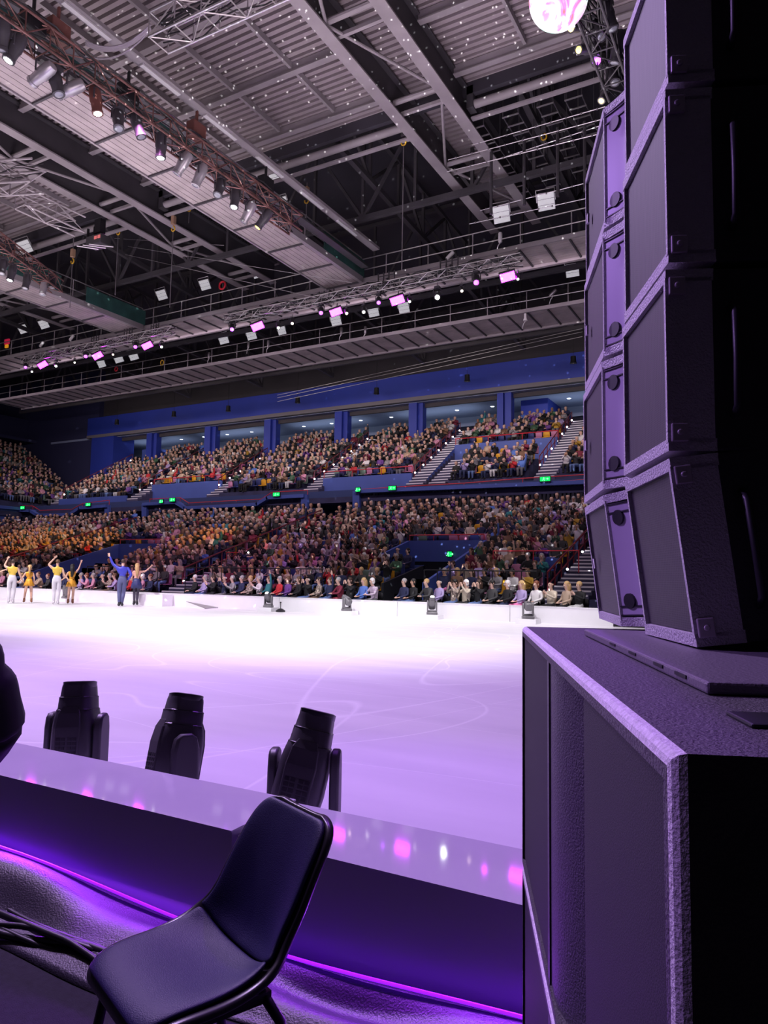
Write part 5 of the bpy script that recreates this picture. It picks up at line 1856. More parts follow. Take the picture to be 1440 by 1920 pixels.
# ---------------------------------------------------------------- catwalks
def catwalk(name, axis, a0, a1, c0, c1, z, label, tube_=True, step=2.1, joist=1.05, rails=(1, 1), jw=0.07):
    """deck between c0..c1 across, running a0..a1 along axis"""
    def P(a, c, zz):
        return Vector((a, c, zz)) if axis == 'x' else Vector((c, a, zz))
    t = thing('catwalk', label, 'catwalk', tuple(P((a0 + a1) / 2, (c0 + c1) / 2, z)), 0, None)
    def bx(mb, aa, ab, ca, cb, za, zb_, mi=0):
        p, q = P(aa, ca, za), P(ab, cb, zb_)
        mb.box(min(p.x, q.x), max(p.x, q.x), min(p.y, q.y), max(p.y, q.y), za, zb_, mi)
    mb = MB()
    w = (c1 - c0) / 8
    for i in range(8):
        bx(mb, a0, a1, c0 + i * w + 0.012, c0 + (i + 1) * w - 0.012, z, z + 0.04)
    mb.build('deck', M_wood, t)
    a = a0 + 0.4
    while a < a1:
        mb = MB()
        bx(mb, a, a + jw, c0 + 0.02, c1 - 0.02, z - 0.07, z - 0.005)
        mb.build('joist', M_dgrey, t)
        a += joist
    mb = MB(); bx(mb, a0, a1, c1 - 0.05, c1 + 0.12, z - 0.12, z + 0.16); mb.build('edge_beam', M_grey, t)
    mb = MB(); bx(mb, a0, a1, c0 - 0.08, c0, z - 0.05, z + 0.14); mb.build('edge_beam', M_grey, t)
    for on, c in zip(rails, (c0, c1)):
        if not on:
            continue
        for zz in (z + 0.58, z + 1.1):
            mb = MB(); mb.tube(P(a0, c, zz), P(a1, c, zz), 0.028, 8); mb.build('handrail', M_alu, t)
        n = int((a1 - a0) / step)
        for i in range(n + 1):
            pa = a0 + (a1 - a0) * i / n
            mb = MB(); mb.tube(P(pa, c, z), P(pa, c, z + 1.1), 0.026, 6); mb.build('post', M_grey, t)
    return t


catwalk('c2', 'x', -52, -1, 28.0, 29.9, 15.0, 'grey plank catwalk across the hall behind the purple stage lights')
catwalk('c1', 'x', -56, -3, 34.8, 37.3, 14.9, 'lower looking grey plank catwalk just in front of the blue fascia')
catwalk('w1', 'y', 1, 27.8, -19.05, -17.1, 15.0, 'broad pale plank catwalk running from the upper left towards the stands', joist=2.2, rails=(0, 1))
catwalk('w2', 'y', 3, 27.8, -33.4, -31.4, 15.0, 'pale plank catwalk at the left edge running towards the stands', joist=2.2, rails=(1, 1))
for (x, ya, yb, lb) in ((-17.02, 8.0, 17.0, 'dark green guard panel along the broad catwalk behind the truss of spotlights'), (-17.02, 24.6, 27.9, 'dark green guard panel at the far end of the broad catwalk'),
                        (-31.3, 17.5, 22.5, 'dark green guard panel along the left catwalk'), (-31.3, 24.0, 27.9, 'dark green guard panel at the far end of the left catwalk')):
    mb = MB(); mb.box(x, x + 0.04, ya, yb, 15.15, 15.95)
    tag(mb.build('guard_screen', M_green), lb, 'guard screen', 'green guard screens')
# cable tray beside the broad catwalk
t = thing('cable_tray', 'long pale cable tray running above and right of the broad catwalk', 'cable tray', (-16, 5, 16))
mb = MB(); mb.box(-16.16, -15.86, 2, 27.3, 16.0, 16.03); mb.box(-16.18, -16.15, 2, 27.3, 16.0, 16.12); mb.box(-15.87, -15.84, 2, 27.3, 16.0, 16.12); mb.build('tray', M_grey, t)
for q in range(7):
    y = 8.5 + q * 2.6
    mb = MB()
    mb.box(-16.08, -15.94, y, y + 1.5, 15.94, 15.995)
    mb.build('tube_lamp', mat('pale_tube_housing', (0.75, 0.74, 0.76), 0.4), t)
t = thing('cable_tray', 'dark cable tray between the broad catwalk and its green guard', 'cable tray', (-16.5, 5, 15.2))
mb = MB(); mb.box(-16.75, -16.4, 2, 27.3, 15.3, 15.36); mb.build('tray', M_dgrey, t)
for q in range(4):
    mb = MB()
    mb.tube((-16.7 + 0.08 * q, 2, 15.4), (-16.7 + 0.08 * q, 27.3, 15.4), 0.03, 6)
    mb.build('cable', M_black, t)


# ---------------------------------------------------------------- trusses
def box_truss(p, q, s, m, label, r=0.025, bay=0.5, group='box trusses', name='box_truss', cables=0, seed=1):
    p, q = Vector(p), Vector(q)
    t = thing(name, label, 'truss', tuple((p + q) / 2), 0, group)
    d = (q - p).normalized()
    sd = d.cross(Vector((0, 0, 1))).normalized() * s / 2
    up = Vector((0, 0, s / 2))
    C4 = [sd + up, sd - up, -sd - up, -sd + up]
    for c in C4:
        mb = MB(); mb.tube(p + c, q + c, r, 8); mb.build('chord', m, t, smooth='auto')
    mb = MB()
    n = max(2, int((q - p).length / bay))
    for i in range(n):
        a, b2 = p.lerp(q, i / n), p.lerp(q, (i + 1) / n)
        for j in range(4):
            u, v = C4[j], C4[(j + 1) % 4]
            mb.tube(a + u, a + v, r * 0.55, 5)
            if (i + j) % 2:
                mb.tube(a + u, b2 + v, r * 0.55, 5)
            else:
                mb.tube(a + v, b2 + u, r * 0.55, 5)
    mb.build('lacing', m, t)
    if cables:
        rr = random.Random(seed)
        mb = MB()
        for k in range(cables):
            pts = []
            o1, o2 = rr.uniform(-s / 2, s / 2), rr.uniform(-s * 0.3, s * 0.8)
            m_ = int((q - p).length / 0.35)
            for i in range(m_ + 1):
                pts.append(p.lerp(q, i / m_) + sd.normalized() * (o1 + 0.08 * math.sin(i * 1.3 + k)) + Vector((0, 0, o2 + 0.09 * math.sin(i * 0.9 + 2 * k) - 0.05 * abs(math.sin(i * 0.5 + k)))))
            mb.path(pts, rr.uniform(0.012, 0.028), 5)
        mb.build('cables', M_black, t)
    return t


def spot_fixture(p, dirv, label, size=1.0, lit=None, body=None, name='spotlight', group='spotlights on the trusses', drop=0.35):
    """clamp, yoke, barrel with a lens at the front; p is the barrel centre"""
    p = Vector(p); d = Vector(dirv).normalized()
    t = thing(name, label, 'stage light', tuple(p), 0, group)
    s = size
    body = body or M_mh
    z = Vector((0, 0, 1))
    ax = d.cross(z)
    ax = ax.normalized() if ax.length > 0.05 else Vector((1, 0, 0))
    Z = d
    X = ax
    Y = Z.cross(X)
    M = Matrix((X, Y, Z)).transposed().to_4x4(); M.translation = p
    mb = MB()
    mb.lathe([(0.05 * s, -0.34 * s), (0.1 * s, -0.32 * s), (0.125 * s, -0.24 * s), (0.13 * s, 0.0), (0.115 * s, 0.05 * s), (0.105 * s, 0.22 * s), (0.118 * s, 0.23 * s), (0.118 * s, 0.29 * s), (0.1 * s, 0.292 * s)], 16, M, ex=2.6)
    mb.build('barrel', body, t, smooth='auto')
    mb = MB(); mb.lathe([(0.002, 0.305 * s), (0.07 * s, 0.30 * s), (0.1 * s, 0.285 * s), (0.1 * s, 0.27 * s)], 16, M)
    mb.build('lens', lit or M_lens, t, smooth=True)
    top = p + z * (drop * s + 0.1)
    mb = MB()
    for sg in (-1, 1):
        mb.path([p + X * sg * 0.15 * s, p + X * sg * 0.15 * s + z * 0.22 * s, p + X * sg * 0.05 * s + z * 0.27 * s], 0.02 * s, 6)
    mb.box(p.x - 0.1 * s, p.x + 0.1 * s, p.y - 0.09 * s, p.y + 0.09 * s, p.z + 0.25 * s, p.z + 0.33 * s)
    mb.build('yoke', M_mh, t)
    mb = MB(); mb.tube(p + z * 0.3 * s, top, 0.025, 6)
    mb.build('clamp', M_steel, t)
    return t


def lens_mat(name, c, s):
    return mat(name, (0.8, 0.8, 0.8), 0.3, emit=c, estr=s)


L_white = lens_mat('lamp_white', (0.9, 1.0, 0.95), 22)
L_mag = lens_mat('lamp_magenta', (0.72, 0.008, 1.0), 34)
L_pur = lens_mat('lamp_purple', (0.38, 0.02, 0.9), 14)
L_yel = lens_mat('lamp_yellow', (1.0, 0.72, 0.02), 3.0)
L_warm = lens_mat('lamp_warm', (1.0, 0.75, 0.55), 9)
M_silver = mat('silver_fixture', (0.5, 0.48, 0.52), 0.35, 0.6)
M_redfix = mat('reddish_fixture', (0.16, 0.06, 0.05), 0.45)  # plain reddish body colour

# truss of spotlights in front of the broad catwalk
T1a, T1b = Vector((-14.6, 3.0, 13.35)), Vector((-14.6, 19.4, 13.35))
box_truss(T1a, T1b, 0.55, M_redlit, 'reddish box truss full of spotlights in the upper left', 0.032, 0.6, cables=10, seed=4)
T1 = [(28, 92, 'lit', (-0.25, -0.3, -1)), (78, 140, 'silver', (-0.9, -0.1, -0.35)), (130, 168, 'silver', (-0.8, -0.5, -0.5)), (180, 190, 'litr', (0.15, 0.1, -1)), (222, 225, 'grey', (0.35, -0.2, -1)), (302, 275, 'lit', (0, 0, -1)),
      (342, 308, 'silver', (-0.5, -0.2, -0.9)), (374, 330, 'silver', (-0.3, -0.2, -1)), (412, 352, 'grey', (0.1, -0.4, -1)), (441, 372, 'lit', (0.05, -0.2, -1)), (465, 400, 'silver', (-0.5, -0.1, -0.9)), (494, 412, 'yel', (-0.55, -0.3, -0.9)),
      (5, 66, 'grey', (-0.2, 0.1, -1)), (258, 236, 'grey', (0.3, 0.2, -1)), (105, 155, 'grey', (0.3, 0.1, -1))]
T1.sort()
for i, (px, py, k, d) in enumerate(T1):
    p = PX(px, py, -14.6)
    w = {'lit': 'black spotlight with lit lens', 'litr': 'reddish spotlight with lit lens', 'silver': 'silver spotlight', 'grey': 'black spotlight with dark lens', 'yel': 'dark spotlight with yellow lens'}[k]
    spot_fixture(p, d, f'{w} under the reddish truss, {ordn(i)} from the upper left end', 1.12, {'lit': L_white, 'litr': L_white, 'yel': L_yel}.get(k), {'silver': M_silver, 'litr': M_redfix}.get(k, M_mh))
# gear boxes standing on that truss
for i, (px, py) in enumerate(((62, 42), (108, 58), (240, 175), (368, 245), (498, 345))):
    p = PX(px, py, -14.6)
    mb = MB(); mb.box(p.x - 0.16, p.x + 0.16, p.y - 0.25, p.y + 0.25, p.z - 0.25, p.z + 0.2); mb.box(p.x - 0.05, p.x + 0.05, p.y - 0.03, p.y + 0.03, p.z + 0.2, p.z + 0.6)
    tag(mb.build('hoist_motor', [M_redfix if i % 2 else M_black], bevel=0.03), f'dark chain hoist on top of the reddish truss, {ordn(i)} from the left', 'hoist', 'hoists on the reddish truss')
# second truss at the left edge
a, b2 = PZ(-60, 412, 13.3), PZ(108, 538, 13.3)
box_truss(a, b2, 0.5, M_redlit, 'reddish box truss with spotlights at the left edge', 0.028, 0.55, cables=7, seed=9)
for i, (px, py, k) in enumerate(((22, 512, 'lit'), (50, 528, 'grey'), (82, 540, 'silver'), (5, 500, 'grey'), (98, 528, 'grey'))):
    dd = (b2 - a)
    p = PY(px, py, a.y + (b2.y - a.y) * (px + 60) / 168)
    spot_fixture(p, (0.05 * i, -0.2, -1), ['lit spotlight under the truss at the left edge', 'first dark spotlight right of the lit one at the left edge', 'silver spotlight under the truss at the left edge', 'dark spotlight cut by the left edge under the truss', 'small dark spotlight at the end of the left edge truss'][i], 1.1,
                 L_white if k == 'lit' else None, M_silver if k == 'silver' else M_mh)
# pale frames at the left
box_truss(PZ(-60, 338, 14), PZ(72, 330, 14), 0.75, M_grey, 'pale box truss sticking in from the left edge', 0.04, 1.3, cables=4, seed=3)
box_truss(PZ(38, 372, 14.4), PZ(150, 425, 14.4), 0.6, M_grey, 'pale ladder shaped truss below the left pair of girders', 0.035, 1.6)
box_truss(PZ(298, 62, 14.2), PZ(560, -62, 14.2), 0.62, M_alu, 'pale box truss carrying cable loops at the top edge', 0.03, 0.7, cables=9, seed=12)
# cable swag
mb = MB()
rr = random.Random(5)
for k in range(9):
    pts = []
    for i in range(15):
        u = i / 14
        x = 160 + 122 * u + rr.uniform(-1, 1)
        y = 76 + (-30) * u + 62 * u * (1 - u) * 1.6 + k * 1.3 + (18 * (1 - u) if k > 6 else 0)
        pts.append(PZ(x, y, 14.2 + 0.01 * k))
    mb.path(pts, 0.02, 5)
tag(mb.build('cable_bundle', mat('pale_cables', (0.3, 0.27, 0.31), 0.5), smooth=True), 'swag of pale cables hanging between the reddish truss and top truss', 'cables')

# purple lights in front of the catwalk
YP = 27.0
def trussline(x0, y0, x1, y1, label, cab, seed):
    a, b2 = PY(x0, y0, YP), PY(x1, y1, YP)
    z = (a.z + b2.z) / 2
    a.z = b2.z = z
    box_truss(a, b2, 0.36, M_alu, label, 0.025, 0.45, cables=cab, seed=seed)
trussline(44, 676, 326, 620, 'horizontal truss with purple lights at the left, under the catwalk', 6, 31)
trussline(425, 594, 978, 492, 'long horizontal truss with purple lights under the catwalk', 7, 32)
PUR = [(48, 686, 'p', .8), (80, 684, 'M', 1), (60, 695, 'w', .55), (105, 684, 'w', .7), (161, 665, 'p', .9), (183, 667, 'M', 1), (140, 678, 'w', .5), (212, 663, 'h', .5), (254, 647, 'p', .9), (276, 648, 'M', 1), (303, 648, 'w', .65),
       (435, 614, 'p', .9), (483, 612, 'M', 1.1), (522, 612, 'w', .65), (548, 604, 'h', .6), (602, 583, 'p', .85), (630, 585, 'M', 1), (650, 585, 'h', .6), (682, 582, 'w', .7), (710, 564, 'p', .8), (745, 563, 'M', 1.1), (768, 563, 'w', .55),
       (820, 553, 'W', .95), (866, 543, 'h', .55), (893, 525, 'm', 1), (952, 519, 'M', 1.1), (971, 521, 'w', .5)]
cname = {'p': 'round purple stage light', 'M': 'wide bright magenta stage light', 'm': 'round bright magenta stage light', 'w': 'small white stage light', 'h': 'small warm white stage light', 'W': 'dazzling white stage light'}
for i, (px, py, k, s) in enumerate(PUR):
    p = PY(px, py, YP - 0.1)
    lm = {'p': L_pur, 'M': L_mag, 'm': L_mag, 'w': lens_mat('lamp_small_white', (1, 1, 0.85), 5), 'h': L_warm, 'W': lens_mat('lamp_dazzling', (0.85, 1.0, 0.8), 60)}[k]
    toC = (CAM - p).normalized()
    dv = toC * 0.9 + Vector((0, 0, -0.35))
    lab = f'{cname[k]} on the {"left" if px < 400 else "long"} truss under the catwalk, {ordn(i if px < 400 else i - 11)} from left'
    if k == 'M':
        t = thing('stage_light', lab, 'stage light', tuple(p), 0, 'stage lights under the catwalk')
        Z = dv.normalized(); X = Vector((1, 0, 0)); X = (X - Z * X.dot(Z)).normalized(); Y = Z.cross(X)
        M = Matrix((X, Y, Z)).transposed().to_4x4(); M.translation = p
        mb = MB(); mb.box(-0.3 * s, 0.3 * s, -0.19 * s, 0.19 * s, -0.2, 0.0, 0, M); mb.build('housing', M_mh, t, bevel=0.02)
        mb = MB(); mb.box(-0.26 * s, 0.26 * s, -0.15 * s, 0.15 * s, 0.0, 0.012, 0, M); mb.build('led_face', L_mag, t)
        mb = MB(); mb.tube(p, p + Vector((0, 0.1, 0.45)), 0.025, 6); mb.build('clamp', M_steel, t)
    else:
        spot_fixture(p, dv, lab, 1.15 * s, lm, None, 'stage_light', 'stage lights under the catwalk', 0.4)
# grid brackets between truss and catwalk
for i, (px, py, w, h) in enumerate(((724, 530, 34, 34), (842, 502, 34, 30), (612, 560, 34, 28), (240, 628, 26, 26), (178, 640, 26, 20), (290, 618, 24, 22))):
    c = PY(px, py, YP + 0.25)
    sx, sz = w * 0.024 / 2, h * 0.024 / 2
    mb = MB()
    for u in (-1, -0.33, 0.33, 1):
        mb.tube((c.x + u * sx, c.y, c.z - sz), (c.x + u * sx, c.y, c.z + sz * 1.2), 0.03, 6)
    for v in (-0.8, 0, 0.8):
        mb.tube((c.x - sx, c.y, c.z + v * sz), (c.x + sx, c.y, c.z + v * sz), 0.025, 6)
    tag(mb.build('grid_bracket', M_dgrey), f'dark grid bracket between truss and catwalk, {["third", "second", "fourth", "sixth", "last", "fifth"][i]} from the right' if i != 1 else 'dark grid bracket between truss and catwalk nearest the right end', 'bracket', 'grid brackets')

# flood lights
FL = [(940, 402, 28.6, .36), (1024, 378, 28.6, .36), (1073, 507, 36, .34), (483, 511, 31, .30), (384, 534, 31, .30), (303, 553, 31, .30), (518, 326, 24, .36), (530, 378, 24, .2), (46, 463, 22, .32), (43, 617, 31, .30), (82, 608, 31, .30), (121, 606, 31, .22),
      (419, 636, 36, .32), (471, 628, 36, .32), (528, 620, 36, .26), (630, 602, 36, .32), (700, 584, 36, .32), (757, 577, 36, .32), (190, 682, 36, .28), (222, 672, 36, .32), (250, 667, 36, .32)]
FLn = ['right of the ladder racks beside the girder end', 'next to the loudspeaker column under the ladder racks', 'nearest the loudspeakers above the lower rail', 'above the red cable reel to its right', 'just left of the red cable reel', 'above the left truss, first of three towards the reel',
       'beside the far end of the reddish truss', 'small one below the reddish truss end', 'at the left edge above the left truss of spotlights', 'left edge, leftmost of a row of three', 'left edge, middle of a row of three', 'left edge, small right one of three',
       'between the two catwalks under the long truss, leftmost', 'between the two catwalks under the long truss, second from left', 'between the two catwalks under the long truss, third from left', 'between the two catwalks under the long truss, fourth from left', 'between the two catwalks under the long truss, fifth from left',
       'between the two catwalks under the long truss, sixth from left', 'below the left purple truss, leftmost of three', 'below the left purple truss, middle of three', 'below the left purple truss, rightmost of three']
M_fl = mat('flood_light_glass', (0.85, 0.85, 0.87), 0.3, emit=(0.9, 0.9, 0.95), estr=0.35)
for i, (px, py, Y, s) in enumerate(FL):
    p = PY(px, py, Y)
    d = (CAM - p).normalized() + Vector((0, -0.1, -0.3))
    Z = d.normalized(); X = Vector((1, 0.25, 0.1)); X = (X - Z * X.dot(Z)).normalized(); Yv = Z.cross(X)
    M = Matrix((X, Yv, Z)).transposed().to_4x4(); M.translation = p
    t = thing('flood_light', f'white flood light {FLn[i]}', 'flood light', tuple(p), 0, 'white flood lights')
    mb = MB(); mb.box(-s, s, -s, s, -0.12, -0.02, 0, M); mb.build('housing', M_steel, t, bevel=0.01)
    for q in range(3):
        mb = MB(); mb.box(-s * 0.93, s * 0.93, -s * 0.95 + q * s * 0.64, -s * 0.95 + q * s * 0.64 + s * 0.56, -0.02, 0.012, 0, M); mb.build('lamp_panel', M_fl, t)
    mb = MB(); mb.path([M @ Vector(v) for v in ((-s * 1.06, 0, -0.06), (-s * 1.06, s * 1.35, -0.06), (s * 1.06, s * 1.35, -0.06), (s * 1.06, 0, -0.06))], 0.025, 6); mb.build('bracket', M_alu, t)

# pendant downlights in front of the fascia
for i, (px, py) in enumerate(((1075, 677), (876, 711), (706, 735), (558, 752), (428, 768), (326, 778), (219, 793))):
    p = PY(px, py, 45.2)
    t = thing('pendant_light', f'black pendant downlight in front of the blue fascia, {ordn(i)} from the loudspeaker column', 'pendant light', tuple(p), 0, 'fascia pendant lights')
    mb = MB(); mb.lathe([(0.05, 0.34), (0.17, 0.3), (0.18, -0.02), (0.22, -0.14), (0.2, -0.15)], 14, Matrix.Translation(p)); mb.build('lamp_shade', M_black, t, smooth='auto')
    mb = MB(); mb.lathe([(0.01, -0.12), (0.2, -0.13), (0.2, -0.145), (0.01, -0.15)], 14, Matrix.Translation(p)); mb.build('lens', lens_mat('lamp_pendant', (1, 0.95, 0.85), 3), t)
    mb = MB(); mb.tube(p + Vector((0, 0, 0.33)), p + Vector((0, 0, 2.4)), 0.012, 5); mb.build('cord', M_black, t)
# recessed downlights of the soffit
M_dl = lens_mat('lamp_downlight', (0.8, 0.88, 1.0), 5)
k = 0
for yy in (48.6, 51.0):
    for q in range(15):
        x = -12.5 - q * 2.9 - (1.2 if yy > 50 else 0)
        mb = MB(); mb.lathe([(0.01, 14.285), (0.13, 14.285), (0.15, 14.298), (0.01, 14.299)], 12, Matrix.Translation((x, yy, 0)))
        tag(mb.build('downlight', M_dl), f'small recessed downlight in the {"front" if yy < 50 else "back"} row of the pale soffit, {ordn(q)} from the right', 'downlight', 'soffit downlights')

# wires
def wire(pix, Y, label, r=0.014, group='stretched wires'):
    pts = pxline(pix, Y)
    t = thing('wire', label, 'wire', tuple(pts[0]), 0, group)
    mb = MB(); mb.path(pts, r, 5); mb.build('wire', M_alu, t)
    if r > 0.015:
        for i in range(9):
            mb = MB()
            mb.ball(pts[0].lerp(pts[-1], (i + 0.5) / 9), 0.045, 6, 4)
            mb.build('clip', M_alu, t)
for i, (pix, Y) in enumerate((([(885, 272), (1135, 200)], 24), ([(840, 300), (1135, 222)], 24), ([(838, 322), (1128, 250)], 24), ([(900, 395), (1110, 340)], 27), ([(880, 420), (1100, 372)], 27), ([(930, 300), (1128, 235)], 25))):
    wire(pix, Y, f'thin bright wire below the ladder racks, {ordn(i)} of those counted downwards', 0.018)
for i, (pix) in enumerate(([(520, 741), (1092, 616)], [(520, 746), (1092, 622)], [(520, 753), (1092, 631)])):
    wire(pix, 40, f'thin wire stretched in front of the blue fascia, {ordn(i)} from above', 0.014, 'fascia wires')
for i, (pix) in enumerate(([(215, 447), (420, 460)], [(240, 462), (660, 530)], [(225, 475), (600, 560)])):
    wire(pix, 26, f'thin slanting wire right of the hanging projector, {ordn(i)} from above', 0.012, 'projector guy wires')

# ladder racks running back under the dark roof
for i, (a, b2, z) in enumerate((((893, 238), (985, 372), 17.6), ((957, 215), (1048, 372), 17.6), ((1022, 195), (1102, 330), 17.6), ((1075, 182), (1128, 262), 17.6))):
    p, q = PZ(*a, z), PZ(*b2, z)
    q.x = p.x
    t = thing('ladder_rack', f'ladder like metal rack under the dark roof beside the loudspeakers, {ordn(i)} from the left', 'rack', tuple(p), 0, 'ladder racks')
    for sx in (-0.28, 0.28):
        mb = MB()
        mb.tube(p + Vector((sx, 0, 0)), q + Vector((sx, 0, 0)), 0.025, 6)
        mb.build('side_rail', M_dgrey, t)
    n = int((q - p).length / 0.55)
    for k in range(n):
        c = p.lerp(q, k / n)
        mb = MB()
        mb.box(c.x - 0.3, c.x + 0.3, c.y - 0.025, c.y + 0.025, c.z - 0.055, c.z - 0.02)
        mb.build('rung', M_alu, t)
    for k in range(0, n, 3):
        c = p.lerp(q, k / n)
        for sx in (-0.28, 0.28):
            mb = MB()
            mb.tube(c + Vector((sx, 0, 0)), c + Vector((sx, 0, 1.9)), 0.02, 5)
            mb.build('hanger', M_dgrey, t)
    mb = MB(); 
    mb.tube(p + Vector((0, 1.5, 0)), p + Vector((0, 1.5, -2.6)), 0.06, 6); mb.build('drop_pole', M_dgrey, t)

# chain hoists
M_ylw = mat('yellow_hook', (0.75, 0.45, 0.03), 0.4)
M_blk = mat('wooden_block', (0.4, 0.25, 0.16), 0.7)
for i, (px, py, Y, zt, lo, w) in enumerate(((757, 262, 22.9, 17.6, 245, 'below the pipe in the middle'), (136, 486, 22, 17.6, 90, 'left of the hanging projector cables'), (325, 425, 23, 17.5, 150, 'left of centre above the red reel'),
                                         (575, 372, 24, 17.4, 60, 'beside the end of the cable tray'), (1020, 252, 25, 18, 40, 'among the ladder racks'), (355, 388, 24, 17.8, 30, 'hanging near the left end of the pipe'), (222, 432, 23, 17.4, 120, 'right of the hanging projector'))):
    p = PY(px, py, Y)
    t = thing('chain_hoist', f'chain hoist with yellow hook {w}', 'hoist', tuple(p), 0, 'chain hoists')
    mb = MB(); mb.box(p.x - 0.09, p.x + 0.09, p.y - 0.09, p.y + 0.09, p.z + 0.1, p.z + 0.5); mb.build('body', M_blk if i in (1, 2, 3) else M_dgrey, t, bevel=0.02)
    mb = MB(); mb.path([p + Vector((0.10 * math.sin(a), 0, -0.1 + 0.12 * math.cos(a))) for a in [k * 0.55 for k in range(10)]], 0.03, 6); mb.build('hook', M_ylw, t)
    mb = MB(); mb.tube(p + Vector((0, 0, 0.5)), (p.x, p.y, max(zt, p.z + 0.7)), 0.022, 5); mb.build('chain', M_steel, t)
    e = PY(px, py + lo, Y)
    mb = MB(); mb.tube(p - Vector((0, 0, 0.2)), (p.x, p.y, e.z), 0.02, 5); mb.build('lift_cable', M_steel, t)
# red cable reel on the catwalk
p = PY(417, 535, 28.0)
t = thing('cable_reel', 'round red cable reel hung on the catwalk railing', 'cable reel', tuple(p))
Mr = Matrix.Translation(p) @ Matrix.Rotation(PI / 2, 4, 'X')
mb = MB(); mb.path([Mr @ Vector((0.2 * math.cos(a), 0.2 * math.sin(a), 0)) for a in [2 * PI * k / 20 for k in range(21)]], 0.055, 8); mb.build('coil', mat('red_hose', (0.6, 0.02, 0.04), 0.4), t, smooth=True)
mb = MB(); mb.tube(p + Vector((0, 0.03, 0.1)), p + Vector((0, 0.03, -0.5)), 0.03, 6); mb.build('hanger', M_dgrey, t)
p = PY(218, 692, 34.8)
mb = MB(); Mr = Matrix.Translation(p) @ Matrix.Rotation(PI / 2, 4, 'X'); mb.path([Mr @ Vector((0.14 * math.cos(a), 0.14 * math.sin(a), 0)) for a in [2 * PI * k / 16 for k in range(17)]], 0.04, 7)
tag(mb.build('cable_reel', MATS['red_hose']), 'small red coil on the farther catwalk railing at the left', 'cable reel')
p = PY(304, 680, 34.8)
mb = MB(); Mr = Matrix.Translation(p) @ Matrix.Rotation(PI / 2, 4, 'X'); mb.path([Mr @ Vector((0.14 * math.cos(a), 0.17 * math.sin(a), 0)) for a in [2 * PI * k / 16 for k in range(17)]], 0.04, 7)
tag(mb.build('cable_coil', M_ylw), 'small yellow cable coil on the farther catwalk railing', 'cable reel')
p = PY(13, 645, 31)
t = thing('sign_box', 'small red sign box at the left edge under the catwalk', 'sign', tuple(p))
mb = MB(); mb.box(p.x - 0.25, p.x + 0.25, p.y - 0.05, p.y + 0.05, p.z - 0.02, p.z + 0.35); mb.build('box', mat('red_sign', (0.5, 0.03, 0.06), 0.4, emit=(0.7, 0.02, 0.08), estr=0.4), t)
mb = MB(); mb.box(p.x - 0.15, p.x + 0.15, p.y - 0.06, p.y + 0.04, p.z - 0.28, p.z - 0.06); mb.build('lamp', mat('amber_lamp', (0.7, 0.3, 0.02), 0.4, emit=(1, 0.4, 0.02), estr=0.5), t)

# small cameras, boxes and lamps on the catwalk rails
for i, (px, py, Y, w) in enumerate(((985, 596, 34.8, 'white bell shaped camera under the farther catwalk'), (843, 480, 28.0, 'white camera on the nearer catwalk railing'), (938, 447, 28.0, 'white box with a bent pipe on the nearer catwalk railing'), (466, 647, 34.8, 'grey bracket box on the farther catwalk railing, left one'),
                                 (503, 646, 34.8, 'grey bracket box on the farther catwalk railing, right one'), (1036, 550, 34.8, 'beige spotlight clamped on the farther catwalk railing'), (392, 668, 34.8, 'grey bracket box left of all on the farther catwalk railing'), (640, 622, 34.8, 'pale bracket box in the middle of the farther catwalk'),
                                 (685, 620, 34.8, 'pale bracket box right of the middle one on the farther catwalk'), (134, 634, 28, 'white camera on the nearer catwalk at the left'), (78, 646, 28, 'white lamp arm at the left end of the nearer catwalk'))):
    p = PY(px, py, Y)
    t = thing('rail_fixture', w, 'fixture', tuple(p), 0, None)
    mb = MB(); mb.lathe([(0.06, 0.22), (0.07, 0.0), (0.12, -0.14), (0.1, -0.16)] if i in (0,) else [(0.07, 0.25), (0.09, 0.2), (0.09, -0.15), (0.05, -0.2)], 10, Matrix.Translation(p) @ Matrix.Rotation(0.9 if i in (1, 5, 9, 10) else 0, 4, 'Y'))
    mb.build('housing', M_white if i in (0, 1, 2, 9, 10) else M_steel, t, smooth='auto')
    mb = MB(); mb.path([p + Vector((0, 0, -0.18)), p + Vector((-0.1, 0, -0.3)), p + Vector((-0.2, 0.1, -0.5))], 0.025, 6); mb.build('bracket', M_alu, t)
# hanging projector
p = PY(186, 452, 21.5)
t = thing('projector', 'dark projector with light rods hanging on a cable at the left', 'projector', tuple(p))
mb = MB(); mb.box(p.x - 0.55, p.x + 0.45, p.y - 0.3, p.y + 0.3, p.z - 0.25, p.z + 0.18); mb.build('body', M_dgrey, t, bevel=0.03)
for dx in (0.12, 0.35):
    mb = MB(); mb.box(p.x + dx - 0.07, p.x + dx + 0.09, p.y - 0.33, p.y - 0.3, p.z - 0.06, p.z + 0.08); mb.build('indicator', mat('reddish_panel', (0.5, 0.15, 0.14), 0.4, emit=(0.9, 0.2, 0.2), estr=0.5), t)
for k in range(3):
    mb = MB(); mb.tube((p.x - 0.75 + 0.42 * k, p.y - 0.6, p.z - 0.32 - 0.05 * k), (p.x - 0.15 + 0.5 * k, p.y + 0.1, p.z - 0.32 - 0.05 * k), 0.03, 6); mb.build('rod', M_alu, t)
for k in range(3):
    mb = MB()
    mb.tube((p.x - 0.8 + 0.45 * k, p.y, p.z + 0.0), (p.x - 0.8 + 0.45 * k, p.y, p.z + 0.75), 0.06, 8)
    mb.build('hanging_tube', M_black, t)
mb = MB()
mb.box(p.x - 0.2, p.x + 0.2, p.y - 0.15, p.y + 0.15, p.z + 0.35, p.z + 1.0); mb.build('mount', M_black, t)
